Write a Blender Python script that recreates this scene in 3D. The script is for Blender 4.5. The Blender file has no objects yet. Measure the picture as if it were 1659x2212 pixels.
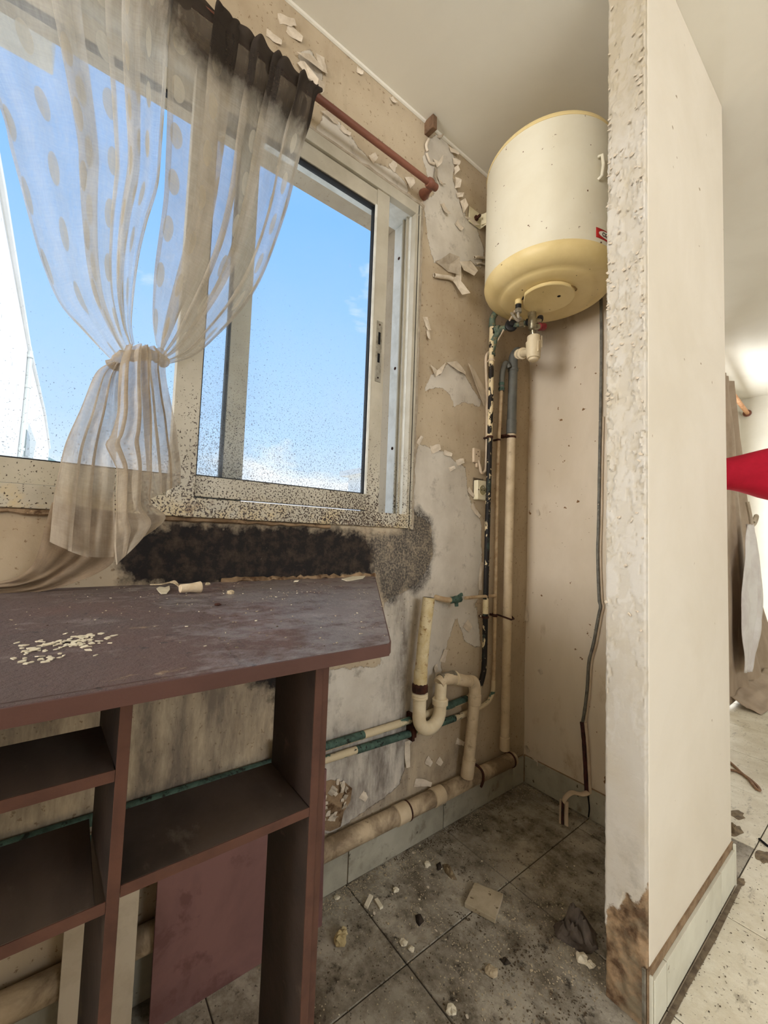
import bpy, bmesh, math, random
import numpy as np
from mathutils import Vector, Matrix, noise as mnoise
random.seed(7); rng = np.random.default_rng(7)
PI = math.pi
SC = bpy.context.scene
COL = SC.collection

# ------------------------------------------------------------------ camera, sky, light, exposure
cd = bpy.data.cameras.new('camera'); cam = bpy.data.objects.new('camera', cd); COL.objects.link(cam)
rows = [[0.608792, 0.792504, 0.036189], [0.02433, -0.064247, 0.997637], [-0.792957, 0.606473, 0.058395]]                                  # right, up, forward
r_, u_, f_ = (Vector(a) for a in rows)
mw = Matrix(((r_.x, u_.x, -f_.x), (r_.y, u_.y, -f_.y), (r_.z, u_.z, -f_.z))).to_4x4()
mw.translation = Vector((1.047, 0.0, 1.02))
cam.matrix_world = mw
cd.sensor_fit = 'HORIZONTAL'; cd.sensor_width = 36.0; cd.lens = 36.0 * 880.598881 / 1659.0
cd.clip_start = 0.01; cd.clip_end = 500
SC.camera = cam
SC.view_settings.view_transform = 'Standard'; SC.view_settings.look = 'None'
SC.view_settings.gamma = 1.0; SC.view_settings.use_curve_mapping = False
SC.view_settings.exposure = 0.72
SC.cycles.max_bounces = 10; SC.cycles.diffuse_bounces = 6; SC.cycles.transparent_max_bounces = 32
SC.cycles.use_denoising = True
SC.cycles.sample_clamp_indirect = 6.0

def S(r, g, b):
    return tuple(((c / 255) / 12.92 if c / 255 <= .04045 else ((c / 255 + .055) / 1.055) ** 2.4) for c in (r, g, b)) + (1.0,)

class G:                                            # tiny node-graph helper
    def __init__(s, tree): s.t = tree; s.n = tree.nodes; s.l = tree.links
    def node(s, typ, ins=None, **props):
        n = s.n.new(typ)
        for k, v in props.items(): setattr(n, k, v)
        for k, v in (ins or {}).items(): s.put(n.inputs[k], v)
        return n
    def put(s, sock, v):
        if isinstance(v, bpy.types.NodeSocket): s.l.new(v, sock)
        elif isinstance(v, bpy.types.Node): s.l.new(v.outputs[0], sock)
        else: sock.default_value = v
    def math(s, op, a, b=0.0, c=0.0, clamp=False):
        n = s.n.new('ShaderNodeMath'); n.operation = op; n.use_clamp = clamp
        s.put(n.inputs[0], a); s.put(n.inputs[1], b); s.put(n.inputs[2], c); return n.outputs[0]
    def ramp(s, x, lo, hi, a=0.0, b=1.0):
        n = s.n.new('ShaderNodeMapRange'); n.clamp = True
        for i, v in enumerate((x, lo, hi, a, b)): s.put(n.inputs[i], v)
        return n.outputs[0]
    def mix(s, f, a, b, mode='MIX'):
        n = s.n.new('ShaderNodeMix'); n.data_type = 'RGBA'; n.blend_type = mode
        s.put(n.inputs[0], f); s.put(n.inputs[6], a); s.put(n.inputs[7], b); return n.outputs[2]
    def noise(s, vec, scale, detail=4, rough=.6, dist=0.0):
        n = s.node('ShaderNodeTexNoise', {'Scale': scale, 'Detail': detail, 'Roughness': rough, 'Distortion': dist})
        if vec is not None: s.put(n.inputs['Vector'], vec)
        return n.outputs['Fac']
    def voro(s, vec, scale, feature='F1', rnd=1.0):
        n = s.n.new('ShaderNodeTexVoronoi'); n.feature = feature
        s.put(n.inputs['Scale'], scale); s.put(n.inputs['Randomness'], rnd)
        if vec is not None: s.put(n.inputs['Vector'], vec)
        return n.outputs['Distance']
    def scale(s, vec, xyz):
        n = s.n.new('ShaderNodeMapping'); s.put(n.inputs['Vector'], vec); n.inputs['Scale'].default_value = xyz; return n.outputs[0]
    def sep(s, vec):
        n = s.n.new('ShaderNodeSeparateXYZ'); s.put(n.inputs[0], vec); return n.outputs
    def obj(s): return s.n.new('ShaderNodeTexCoord').outputs['Object']
    def pos(s): return s.n.new('ShaderNodeNewGeometry').outputs['Position']
    def attr(s, name):
        n = s.n.new('ShaderNodeAttribute'); n.attribute_name = name; return n.outputs['Fac']
    def bump(s, h, strength=.3, dist=.01, normal=None):
        n = s.n.new('ShaderNodeBump'); n.inputs['Strength'].default_value = strength; n.inputs['Distance'].default_value = dist
        s.put(n.inputs['Height'], h)
        if normal is not None: s.put(n.inputs['Normal'], normal)
        return n.outputs[0]

world = bpy.data.worlds.new('sky'); SC.world = world; world.use_nodes = True
g = G(world.node_tree); g.n.clear()
gen = g.n.new('ShaderNodeTexCoord').outputs['Generated']
z = g.sep(gen)[2]
blue = g.mix(g.ramp(z, 0.0, .62), S(204, 230, 253), S(134, 188, 251))
blue = g.mix(g.ramp(z, .0, .22), S(226, 238, 250), blue)
cl = g.noise(g.scale(gen, (1, 1, 2.6)), 3.1, 7, .58, .3)
low = g.ramp(z, .04, .26, .30, -.11)
cloud = g.ramp(g.math('ADD', cl, low), .55, .70)
skyc = g.mix(cloud, blue, S(250, 251, 253))
bg = g.node('ShaderNodeBackground', {'Color': skyc, 'Strength': .74})
g.l.new(bg.outputs[0], g.node('ShaderNodeOutputWorld').inputs[0])

def lamp(name, kind, loc, rot, energy, color, **kw):
    l = bpy.data.lights.new(name, kind); l.energy = energy; l.color = color
    for k, v in kw.items(): setattr(l, k, v)
    o = bpy.data.objects.new(name, l); COL.objects.link(o); o.location = loc; o.rotation_euler = rot; return o
# sun on the neighbouring houses (from behind the flat, high over the roof)
lamp('sun', 'SUN', (0, 0, 20), Vector((.6, .5, .62)).to_track_quat('Z', 'Y').to_euler(), 3.0, (1, .96, .9), angle=.01)
# fill lamps added at unseen openings behind the photographer; daylight at the far window
lamp('fill_right', 'AREA', (3.9, .5, 1.86), (0, math.radians(90), 0), 40, (1, .99, .985), shape='RECTANGLE', size=.85, size_y=3.0)
lamp('fill_rear', 'AREA', (.98, -4.02, 1.5), (math.radians(97), 0, 0), 82, (1, .99, .985), shape='RECTANGLE', size=1.25, size_y=1.7)
lamp('daylight_far_window', 'AREA', (.04, 4.35, 1.15), (0, math.radians(-90), 0), 42, (.97, .985, 1), shape='RECTANGLE', size=2.0, size_y=1.1)

# ------------------------------------------------------------------ mesh + object helpers
class MB:
    def __init__(s): s.v = []; s.f = []; s.uv = None
    def add(s, vs, fs):
        b = len(s.v); s.v += [tuple(p) for p in vs]; s.f += [tuple(b + i for i in f) for f in fs]; return s
    def box(s, x0, x1, y0, y1, z0, z1):
        return s.add([(x, y, z) for x in (x0, x1) for y in (y0, y1) for z in (z0, z1)],
                     [(0, 1, 3, 2), (4, 6, 7, 5), (0, 4, 5, 1), (2, 3, 7, 6), (0, 2, 6, 4), (1, 5, 7, 3)])
    def obox(s, c, ax, ay, az):                      # centre + three half-axis vectors
        c, ax, ay, az = map(Vector, (c, ax, ay, az))
        return s.add([c + i * ax + j * ay + k * az for i in (-1, 1) for j in (-1, 1) for k in (-1, 1)],
                     [(0, 1, 3, 2), (4, 6, 7, 5), (0, 4, 5, 1), (2, 3, 7, 6), (0, 2, 6, 4), (1, 5, 7, 3)])
    def tube(s, path, r, n=14, caps=True, flat=None):
        P = [Vector(p) for p in path]; m = len(P)
        R = r if isinstance(r, (list, tuple)) else [r] * m
        T = [(P[min(i + 1, m - 1)] - P[max(i - 1, 0)]).normalized() for i in range(m)]
        a = Vector((0, 0, 1)) if abs(T[0].z) < .9 else Vector((1, 0, 0))
        N = (a - T[0] * a.dot(T[0])).normalized()
        vs = []
        for i in range(m):
            N = (N - T[i] * N.dot(T[i])).normalized(); B = T[i].cross(N)
            for k in range(n):
                t = 2 * PI * k / n; fx, fy = flat or (1, 1)
                vs.append(P[i] + R[i] * (math.cos(t) * N * fx + math.sin(t) * B * fy))
        fs = [(i * n + k, i * n + (k + 1) % n, (i + 1) * n + (k + 1) % n, (i + 1) * n + k) for i in range(m - 1) for k in range(n)]
        if caps: fs += [tuple(range(n - 1, -1, -1)), tuple((m - 1) * n + k for k in range(n))]
        return s.add(vs, fs)
    def lathe(s, prof, c=(0, 0, 0), axis=(0, 0, 1), n=32):   # prof: (radius, height)
        A = Vector(axis).normalized(); a = Vector((1, 0, 0)) if abs(A.x) < .9 else Vector((0, 1, 0))
        U = (a - A * a.dot(A)).normalized(); W = A.cross(U); c = Vector(c); vs = []
        for r, h in prof:
            for k in range(n):
                t = 2 * PI * k / n; vs.append(c + A * h + max(r, 1e-5) * (math.cos(t) * U + math.sin(t) * W))
        m = len(prof)
        fs = [(i * n + k, i * n + (k + 1) % n, (i + 1) * n + (k + 1) % n, (i + 1) * n + k) for i in range(m - 1) for k in range(n)]
        fs += [tuple(range(n - 1, -1, -1)), tuple((m - 1) * n + k for k in range(n))]
        return s.add(vs, fs)
    def prism(s, pts, d):                            # polygon of 3-D points extruded by vector d
        n = len(pts); d = Vector(d); P = [Vector(p) for p in pts]
        return s.add(P + [p + d for p in P], [tuple(range(n)), tuple(range(2 * n - 1, n - 1, -1))] +
                     [(i, n + i, n + (i + 1) % n, (i + 1) % n) for i in range(n)])
    def grid(s, fn, nu, nv):
        vs = [fn(i / nu, j / nv) for j in range(nv + 1) for i in range(nu + 1)]
        fs = [(j * (nu + 1) + i, j * (nu + 1) + i + 1, (j + 1) * (nu + 1) + i + 1, (j + 1) * (nu + 1) + i) for j in range(nv) for i in range(nu)]
        return s.add(vs, fs)

ORG = {}
def mesh_obj(name, mb, mat, parent=None, origin=None, smooth=False, bevel=0, solid=0, kind=None, label=None):
    me = bpy.data.meshes.new(name); o = bpy.data.objects.new(name, me)
    if parent is not None:
        base = ORG[parent.name]
        org = base if origin is None else Vector(origin)
    else:
        base = Vector((0, 0, 0)); org = Vector(origin or (0, 0, 0))
    me.from_pydata([Vector(p) - org for p in mb.v], [], mb.f); me.update()
    bm = bmesh.new(); bm.from_mesh(me); bmesh.ops.recalc_face_normals(bm, faces=bm.faces); bm.to_mesh(me); bm.free()
    me.materials.append(mat)
    if smooth:
        me.shade_smooth()
        try: me.set_sharp_from_angle(angle=math.radians(40))
        except Exception: pass
    COL.objects.link(o); o.parent = parent; o.location = org - base
    ORG[o.name] = org
    if bevel:
        b = o.modifiers.new('bevel', 'BEVEL'); b.width = bevel; b.segments = 2; b.limit_method = 'ANGLE'
    if solid:
        b = o.modifiers.new('solid', 'SOLIDIFY'); b.thickness = solid; b.offset = 0
    if kind: o['kind'] = kind
    if label: o['label'] = label
    return o
def thing(name, label, cat, loc, group=None):
    o = bpy.data.objects.new(name, None); COL.objects.link(o); o.location = loc; o.empty_display_size = .05
    ORG[o.name] = Vector(loc); o['label'] = label; o['category'] = cat
    if group: o['group'] = group
    return o
def solo(name, mb, mat, label, cat, group=None, **kw):
    P = mb.v; n = len(P)
    org = (sum(p[0] for p in P) / n, sum(p[1] for p in P) / n, min(p[2] for p in P))
    o = mesh_obj(name, mb, mat, origin=org, **kw); o['label'] = label; o['category'] = cat
    if group: o['group'] = group
    return o
def struct(name, mb, mat, **kw): return mesh_obj(name, mb, mat, kind='structure', **kw)
def arc(c, r, a0, a1, u, w, n=10):
    c, u, w = Vector(c), Vector(u), Vector(w)
    return [c + r * (math.cos(a0 + (a1 - a0) * i / n) * u + math.sin(a0 + (a1 - a0) * i / n) * w) for i in range(n + 1)]
def lerp(a, b, t): return tuple(a[i] + (b[i] - a[i]) * t for i in range(len(a)))
def resample(P, n):
    P = [Vector(p) for p in P]; d = [0]
    for a, b in zip(P, P[1:]): d.append(d[-1] + (b - a).length)
    out = []
    for k in range(n + 1):
        t = d[-1] * k / n; i = 0
        while i < len(P) - 2 and d[i + 1] < t: i += 1
        s_ = (t - d[i]) / max(d[i + 1] - d[i], 1e-9); out.append(P[i].lerp(P[i + 1], s_))
    return out
def smooth_path(P, k=8):                             # Catmull-Rom
    P = [Vector(p) for p in P]; Q = [P[0]] + P + [P[-1]]; out = []
    for i in range(1, len(Q) - 2):
        for j in range(k):
            t = j / k; a, b, c, d = Q[i - 1], Q[i], Q[i + 1], Q[i + 2]
            out.append(.5 * ((2 * b) + (c - a) * t + (2 * a - 5 * b + 4 * c - d) * t * t + (3 * b - a - 3 * c + d) * t ** 3))
    return out + [P[-1]]

# ------------------------------------------------------------------ materials
def new_mat(name):
    m = bpy.data.materials.new(name); m.use_nodes = True; g = G(m.node_tree); g.n.clear()
    out = g.n.new('ShaderNodeOutputMaterial'); return m, g, out
def M(name, c1, c2=None, sc=9, lo=.42, hi=.66, rough=.75, bump=.15, bsc=60, bd=.004, speck=None, metal=0.0, stretch=(1, 1, 1), spec=.3, c3=None, sc3=30, lo3=.55, hi3=.62):
    m, g, out = new_mat(name); v = g.obj(); vs = g.scale(v, stretch)
    c = S(*c1)
    if c2: c = g.mix(g.ramp(g.noise(vs, sc, 6, .62, .4), lo, hi), S(*c1), S(*c2))
    if c3: c = g.mix(g.ramp(g.noise(vs, sc3, 6, .65, .2), lo3, hi3), c, S(*c3))
    if speck:                                        # colour, scale, threshold
        c = g.mix(g.ramp(g.noise(v, speck[1], 2, .5), speck[2], speck[2] + .03), c, S(*speck[0]))
    b = g.node('ShaderNodeBsdfPrincipled', {'Base Color': c, 'Roughness': rough, 'Metallic': metal, 'Specular IOR Level': spec})
    if bump: g.put(b.inputs['Normal'], g.bump(g.noise(v, bsc, 6, .65), bump, bd))
    g.l.new(b.outputs[0], out.inputs[0]); return m

paint = M('old_wall_paint', (205, 190, 166), (188, 172, 146), sc=3.5, lo=.4, hi=.7, bump=.25, bsc=35, speck=((120, 100, 76), 90, .70), c3=(176, 160, 134), sc3=14)
paint_alc = M('alcove_wall_paint', (217, 204, 185), (201, 187, 165), sc=2.2, bump=.12, bsc=30, speck=((122, 90, 56), 46, .725), c3=(176, 154, 124), sc3=9, lo3=.58, hi3=.75, stretch=(1, 1, .45))
paint_clean = M('clean_cream_paint', (216, 208, 193), (209, 200, 183), sc=2, bump=.06, bsc=120, speck=((150, 135, 112), 28, .74))
ceiling_paint = M('ceiling_paint', (226, 223, 212), (216, 212, 200), sc=1.1, bump=.05, bsc=150)
white_wall = M('white_wall', (222, 219, 208), (212, 208, 195), sc=2, bump=.05)
flake_m = M('paint_flake_face', (212, 200, 182), (186, 172, 152), sc=25, bump=.15, bsc=90)
flake_back = M('paint_flake_underside', (176, 164, 146), (150, 138, 120), sc=30, bump=.2, bsc=90)
grout_m = M('grout', (84, 76, 64), (58, 52, 44), sc=20, bump=.4, bsc=120)
base_tile = M('grey_green_tile', (174, 170, 154), (150, 146, 131), sc=7, rough=.45, bump=.06, speck=((86, 80, 66), 60, .70), c3=(128, 122, 106), sc3=16, lo3=.56, hi3=.72)
base_tile_light = M('pale_skirting_tile', (208, 206, 190), (192, 189, 172), sc=7, rough=.45, bump=.06, speck=((110, 100, 82), 60, .72))
mortar = M('brown_mortar', (150, 126, 98), (116, 92, 68), sc=30, bump=.8, bsc=80, bd=.006)
concrete = M('broken_plaster', (150, 126, 98), (104, 82, 58), sc=14, bump=.6, bsc=50, bd=.008, c3=(86, 62, 40), sc3=22)

def dirty_floor(name, a, b, dirt, dark, amt, streak=False):
    m, g, out = new_mat(name); v = g.pos()
    sv = g.scale(v, (1.0, .33, 1)) if streak else v
    c = g.mix(g.ramp(g.noise(v, 5, 6, .6), .38, .65), S(*a), S(*b))
    c = g.mix(g.math('MULTIPLY', g.ramp(g.noise(v, 6.5, 9, .78, .15), .42, .60), amt), c, S(*dirt))
    c = g.mix(g.ramp(g.noise(sv, 26 if not streak else 30, 5, .7, .1), .58, .68, 0, .8 * amt + .1), c, S(*dark))
    c = g.mix(g.ramp(g.noise(v, 95, 3, .6), .64, .68, 0, .75), c, S(*dark))
    c = g.mix(g.ramp(g.noise(v, 120, 2, .5), .70, .73, 0, .5 if not streak else 0.0), c, S(206, 196, 176))
    n = g.bump(g.noise(v, 60, 6, .7), .35, .006)
    bs = g.node('ShaderNodeBsdfPrincipled', {'Base Color': c, 'Roughness': .62, 'Specular IOR Level': .3, 'Normal': n})
    g.l.new(bs.outputs[0], out.inputs[0]); return m
tile_dirty = dirty_floor('dirty_floor_tile', (182, 175, 160), (152, 145, 131), (106, 97, 82), (44, 37, 29), 1.0)
tile_light = dirty_floor('pale_floor_tile', (226, 221, 204), (210, 203, 184), (186, 174, 148), (92, 80, 64), .5, True)

# window wall: painted plaster with bare, mouldy, damp and shade-darkened zones carried as distance attributes on the mesh
m, g, out = new_mat('peeling_window_wall'); v = g.pos()
nA = g.math('SUBTRACT', g.noise(v, 22, 7, .68), .5); nB = g.math('SUBTRACT', g.noise(v, 60, 6, .7), .5)
def zone(name, amp, soft, ampB=0.0):
    d = g.math('ADD', g.attr(name), g.math('MULTIPLY', nA, amp))
    if ampB: d = g.math('ADD', d, g.math('MULTIPLY', nB, ampB))
    return g.ramp(d, -soft, soft, 1.0, 0.0)
pc = g.mix(g.ramp(g.noise(v, 3.2, 5, .6), .38, .68), S(190, 175, 151), S(170, 153, 128))
pc = g.mix(g.ramp(g.noise(g.scale(v, (1, 1, .3)), 9, 5, .65), .52, .74, 0, .6), pc, S(156, 138, 114))
pc = g.mix(g.ramp(g.noise(v, 85, 3, .6), .635, .665, 0, .75), pc, S(128, 106, 80))
bc = g.mix(g.ramp(g.noise(v, 6, 6, .62), .4, .66), S(208, 201, 189), S(188, 180, 167))
bc = g.mix(g.ramp(g.noise(v, 17, 6, .7), .56, .70, 0, .65), bc, S(138, 129, 116))
zb = zone('bare', .035, .0012, .006)
c = g.mix(zb, pc, bc)
ed = g.math('ABSOLUTE', g.math('ADD', g.math('ADD', g.attr('bare'), g.math('MULTIPLY', nA, .035)), g.math('MULTIPLY', nB, .006)))
c = g.mix(g.math('MULTIPLY', g.ramp(ed, .0004, .0028, .55, 0.0), g.ramp(g.noise(v, 30, 4), .4, .6)), c, S(112, 96, 78))
damp_shade = g.math('MULTIPLY', zone('damp_shade', .16, .05), g.ramp(g.noise(g.scale(v, (1, 1, .25)), 14, 6, .7), .36, .62))
c = g.mix(g.math('MULTIPLY', damp_shade, .85), c, S(98, 88, 80))
spk = g.math('MULTIPLY', zone('grey', .05, .012), g.ramp(g.noise(v, 150, 4, .7), .36, .56, .45, 1.0))
spk = g.math('MULTIPLY', spk, g.ramp(g.noise(v, 20, 5, .7), .30, .50, .55, 1.0))
c = g.mix(spk, c, S(74, 70, 66))
blk = zone('black', .10, .016, .02)
bkc = g.mix(g.ramp(g.noise(v, 34, 7, .72), .46, .72), S(33, 29, 29), S(74, 62, 50))
c = g.mix(g.math('MULTIPLY', blk, g.ramp(g.noise(v, 26, 7, .72), .66, .74, 1.0, .35)), c, bkc)
h = g.math('ADD', g.math('MULTIPLY', zb, -.5), g.math('MULTIPLY', g.noise(v, 40, 6, .65), .25))
h = g.math('ADD', h, g.math('MULTIPLY', g.math('MULTIPLY', blk, g.noise(g.scale(v, (1, .5, 1)), 80, 6, .7)), 1.6))
bs = g.node('ShaderNodeBsdfPrincipled', {'Base Color': c, 'Roughness': .8, 'Specular IOR Level': .25, 'Normal': g.bump(h, .7, .004)})
g.l.new(bs.outputs[0], out.inputs[0]); wall_m = m

m, g, out = new_mat('flaking_pillar_paint'); v = g.pos()
e = g.ramp(g.attr('peel'), .0, 1.0)
c = g.mix(e, S(178, 167, 146), S(200, 195, 186))
c = g.mix(g.ramp(g.noise(v, 7, 5), .45, .7, 0, .5), c, S(184, 172, 148))
brk = g.ramp(g.math('ADD', g.attr('broken'), g.math('MULTIPLY', g.math('SUBTRACT', g.noise(v, 24, 6, .7), .5), .12)), -.006, .006, 1.0, 0.0)
bc = g.mix(g.ramp(g.noise(v, 26, 6, .66), .40, .62), S(156, 130, 100), S(84, 62, 42))
c = g.mix(brk, c, bc)
c = g.mix(g.math('MULTIPLY', g.ramp(v.node.outputs['Position'] and g.sep(v)[2], .1, .45, 1.0, 0.0), g.ramp(g.noise(v, 12, 6, .7), .5, .62, 0, .7)), c, S(120, 112, 92))
n = g.bump(g.noise(v, 70, 6, .7), .35, .003)
bs = g.node('ShaderNodeBsdfPrincipled', {'Base Color': c, 'Roughness': .7, 'Specular IOR Level': .3, 'Normal': n})
g.l.new(bs.outputs[0], out.inputs[0]); pillar_m = m

def alu(name, a, b, dark, zlo, zhi):                  # painted aluminium, mould specks thickening downward
    m, g, out = new_mat(name); v = g.pos(); zz = g.sep(v)[2]
    c = g.mix(g.ramp(g.noise(v, 8, 5), .4, .65), S(*a), S(*b))
    c = g.mix(g.math('MULTIPLY', g.ramp(zz, 1.06, 1.12, 1, 0), g.ramp(g.noise(v, 9, 5, .7), .46, .58, 0, .75)), c, S(196, 176, 132))
    c = g.mix(g.math('MULTIPLY', g.ramp(zz, 1.05, 1.11, 1, 0), g.ramp(g.noise(v, 22, 6, .75), .57, .63, 0, .8)), c, S(96, 62, 38))
    th = g.ramp(zz, zlo, zhi, .505, .76)
    pat = g.ramp(g.noise(v, 2.6, 3), .35, .65, .05, -.035)
    th = g.math('ADD', th, g.ramp(g.sep(v)[1], -.05, .24, .11, 0))
    sp = g.ramp(g.math('SUBTRACT', g.noise(v, 230, 2, .55), g.math('ADD', th, pat)), 0, .03)
    c = g.mix(sp, c, S(*dark))
    bs = g.node('ShaderNodeBsdfPrincipled', {'Base Color': c, 'Roughness': .45, 'Specular IOR Level': .4, 'Normal': g.bump(sp, .25, .001)})
    g.l.new(bs.outputs[0], out.inputs[0]); return m
alu_m = alu('mould_specked_frame_paint', (186, 180, 164), (170, 163, 146), (58, 42, 30), 1.06, 1.55)
alu_white = M('weathered_white_frame', (226, 227, 222), (204, 204, 196), sc=14, rough=.4, bump=.08)
gasket = M('black_gasket', (26, 26, 27), rough=.6, bump=0)
steel = M('dull_steel', (168, 164, 152), (120, 112, 96), sc=30, rough=.4, metal=.7, bump=.1)
chrome = M('worn_chrome', (186, 180, 160), (120, 112, 92), sc=40, rough=.3, metal=.85, bump=.1)
rust = M('rust', (72, 38, 24), (40, 22, 16), sc=40, rough=.85, bump=.5, bsc=120)
dark_hole = M('dark_hole', (14, 12, 11), rough=.9, bump=0)

m, g, out = new_mat('dirty_glass'); v = g.pos(); zz = g.sep(v)[2]
dust = g.math('MULTIPLY', g.ramp(zz, 1.12, 1.75, .16, .02), g.ramp(g.noise(v, 6, 6, .7), .35, .7, .3, 1.2))
th = g.math('ADD', g.ramp(zz, 1.12, 1.95, .59, .80), g.ramp(g.sep(v)[1], -.05, .24, .06, 0))
sp = g.ramp(g.math('SUBTRACT', g.noise(v, 260, 2, .5), th), 0, .03, 0, .6)
dry = g.ramp(g.noise(v, 60, 3, .6, 1.0), .70, .76, 0, .18)
dust = g.math('ADD', dust, dry, clamp=True)
tr = g.node('ShaderNodeBsdfTransparent', {'Color': (.97, .985, .99, 1)})
tl = g.node('ShaderNodeBsdfTranslucent', {'Color': S(236, 238, 240)})
dk = g.node('ShaderNodeBsdfDiffuse', {'Color': S(70, 58, 46)})
gl = g.node('ShaderNodeBsdfGlossy', {'Roughness': .03})
s1 = g.node('ShaderNodeMixShader', {0: dust, 1: tr.outputs[0], 2: tl.outputs[0]})
s2 = g.node('ShaderNodeMixShader', {0: sp, 1: s1.outputs[0], 2: dk.outputs[0]})
fr = g.node('ShaderNodeFresnel', {'IOR': 1.08})
s3 = g.node('ShaderNodeMixShader', {0: fr.outputs[0], 1: s2.outputs[0], 2: gl.outputs[0]})
g.l.new(s3.outputs[0], out.inputs[0]); glass_m = m

def sheer(name, op, lay, trl, dots=True, soot=True, stain=0.0, dark=26):
    m, g, out = new_mat(name)
    uv = g.n.new('ShaderNodeUVMap').outputs[0]; u, vv, _ = g.sep(uv)
    col = g.mix(g.ramp(g.noise(uv, 5, 5), .4, .7), S(*lay), S(lay[0] - 22, lay[1] - 25, lay[2] - 30))
    alpha = g.math('ADD', op, g.math('MULTIPLY', g.math('SUBTRACT', g.noise(g.scale(uv, (1, .12, 1)), 130, 3, .6), .5), .30))
    alpha = g.math('ADD', alpha, g.math('MULTIPLY', g.math('SUBTRACT', g.noise(g.scale(uv, (.1, 1, 1)), 160, 3, .6), .5), .22))
    lw = g.n.new('ShaderNodeLayerWeight'); lw.inputs[0].default_value = .35
    alpha = g.math('ADD', alpha, g.math('MULTIPLY', lw.outputs['Facing'], .42))
    if dots:
        cu = g.math('DIVIDE', u, .105); ci = g.math('FLOOR', cu); fu = g.math('SUBTRACT', g.math('SUBTRACT', cu, ci), .5)
        cv = g.math('ADD', g.math('DIVIDE', vv, .172), g.math('MULTIPLY', g.math('MODULO', ci, 2.0), .5)); fv = g.math('SUBTRACT', g.math('FRACT', cv), .5)
        d = g.math('ADD', g.math('POWER', g.math('MULTIPLY', g.math('ABSOLUTE', fu), 7.2), 2.0), g.math('POWER', g.math('MULTIPLY', g.math('ABSOLUTE', fv), 3.7), 2.0))
        dm = g.ramp(d, .9, 1.05, 1, 0)
        alpha = g.math('ADD', alpha, g.math('MULTIPLY', dm, .34))
        col = g.mix(g.math('MULTIPLY', dm, .5), col, S(204, 194, 172))
    if soot:
        so = g.ramp(g.math('ADD', g.attr('soot'), g.math('MULTIPLY', g.math('SUBTRACT', g.noise(g.scale(uv, (1, .35, 1)), 22, 5, .7), .5), .9)), .12, .62)
        col = g.mix(g.math('MULTIPLY', so, .94), col, S(64, 55, 50)); alpha = g.math('ADD', alpha, g.math('MULTIPLY', so, .32))
    if stain:
        col = g.mix(g.ramp(g.noise(uv, 9, 5, .7), .45, .66, 0, stain), col, S(112, 92, 74))
    alpha = g.math('ADD', alpha, g.math('MULTIPLY', g.math('SUBTRACT', g.noise(g.scale(uv, (1, .3, 1)), 7, 4, .6), .5), .45 if stain else .12))
    if soot: alpha = g.math('ADD', alpha, g.ramp(vv, 1.28, 1.31, 0, .42))
    alpha = g.math('MINIMUM', g.math('MAXIMUM', alpha, .08), .985)
    di = g.node('ShaderNodeBsdfDiffuse', {'Color': col}); tl = g.node('ShaderNodeBsdfTranslucent', {'Color': col})
    fab = g.node('ShaderNodeMixShader', {0: trl, 1: di.outputs[0], 2: tl.outputs[0]})
    tr = g.n.new('ShaderNodeBsdfTransparent')
    s = g.node('ShaderNodeMixShader', {0: alpha, 1: tr.outputs[0], 2: fab.outputs[0]})
    g.l.new(s.outputs[0], out.inputs[0]); return m
sheer_m = sheer('sheer_polka_voile', .40, (224, 220, 213), .62)
sheer_r = sheer('sheer_voile_gathered', .42, (208, 200, 187), .52)
tail_m = sheer('bunched_voile', .64, (206, 194, 176), .5, dots=False, soot=False, stain=.35)
drape_m = sheer('grimy_shaded_voile', .90, (150, 134, 116), .2, dots=False, soot=False, stain=.6)  # back layer: grimy, and coloured darker for the shadow it hangs in

# worktop: burgundy laminate, water-stained and glossy in places
m, g, out = new_mat('stained_burgundy_laminate'); v = g.pos()
c = g.mix(g.ramp(g.noise(g.scale(v, (.7, 1, 1)), 4, 6, .6, .4), .35, .65), S(96, 66, 60), S(80, 66, 64))
c = g.mix(g.ramp(g.noise(g.scale(v, (1.2, .8, 1)), 13, 6, .7), .54, .72, 0, .6), c, S(150, 138, 138))
c = g.mix(g.ramp(g.noise(g.scale(v, (1.6, .6, 1)), 16, 6, .7), .66, .72, 0, .8), c, S(156, 132, 98))
c = g.mix(g.ramp(g.noise(v, 70, 3, .6), .66, .70, 0, .7), c, S(40, 32, 30))
ro = g.ramp(g.math('ADD', g.noise(g.scale(v, (1.2, .85, 1)), 12, 7, .74), g.ramp(g.sep(v)[1], -.10, .32, .26, -.06)), .42, .60, .46, .85)
gm = g.ramp(ro, .50, .80, 1.0, 0.0)
bs = g.node('ShaderNodeBsdfPrincipled', {'Base Color': c, 'Roughness': ro, 'Specular IOR Level': 1.0, 'Coat Weight': gm, 'Coat IOR': 2.2, 'Coat Roughness': .45, 'Coat Normal': g.bump(g.noise(v, 55, 7, .75), 1.0, .012), 'Normal': g.bump(g.noise(v, 42, 7, .72), .8, .012)})
g.l.new(bs.outputs[0], out.inputs[0]); top_m = m
edge_m = M('brown_edge_band', (92, 64, 58), (78, 53, 47), sc=12, rough=.55, bump=.1, stretch=(1, .3, 1))
board_m = M('dark_brown_board', (90, 78, 70), (62, 54, 49), sc=8, rough=.55, bump=.12, stretch=(.5, 1, 1), c3=(130, 118, 106), sc3=18, lo3=.6, hi3=.75)
panel_edge = M('red_brown_panel_edge', (90, 60, 49), (72, 46, 38), sc=16, rough=.6, bump=.1)
dark_board = M('shaded_brown_board', (58, 47, 42), (38, 32, 30), sc=9, rough=.65, bump=.2, c3=(84, 72, 62), sc3=24, lo3=.62, hi3=.72)  # stained board, coloured darker to stand in for shade inside the shelf unit
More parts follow.
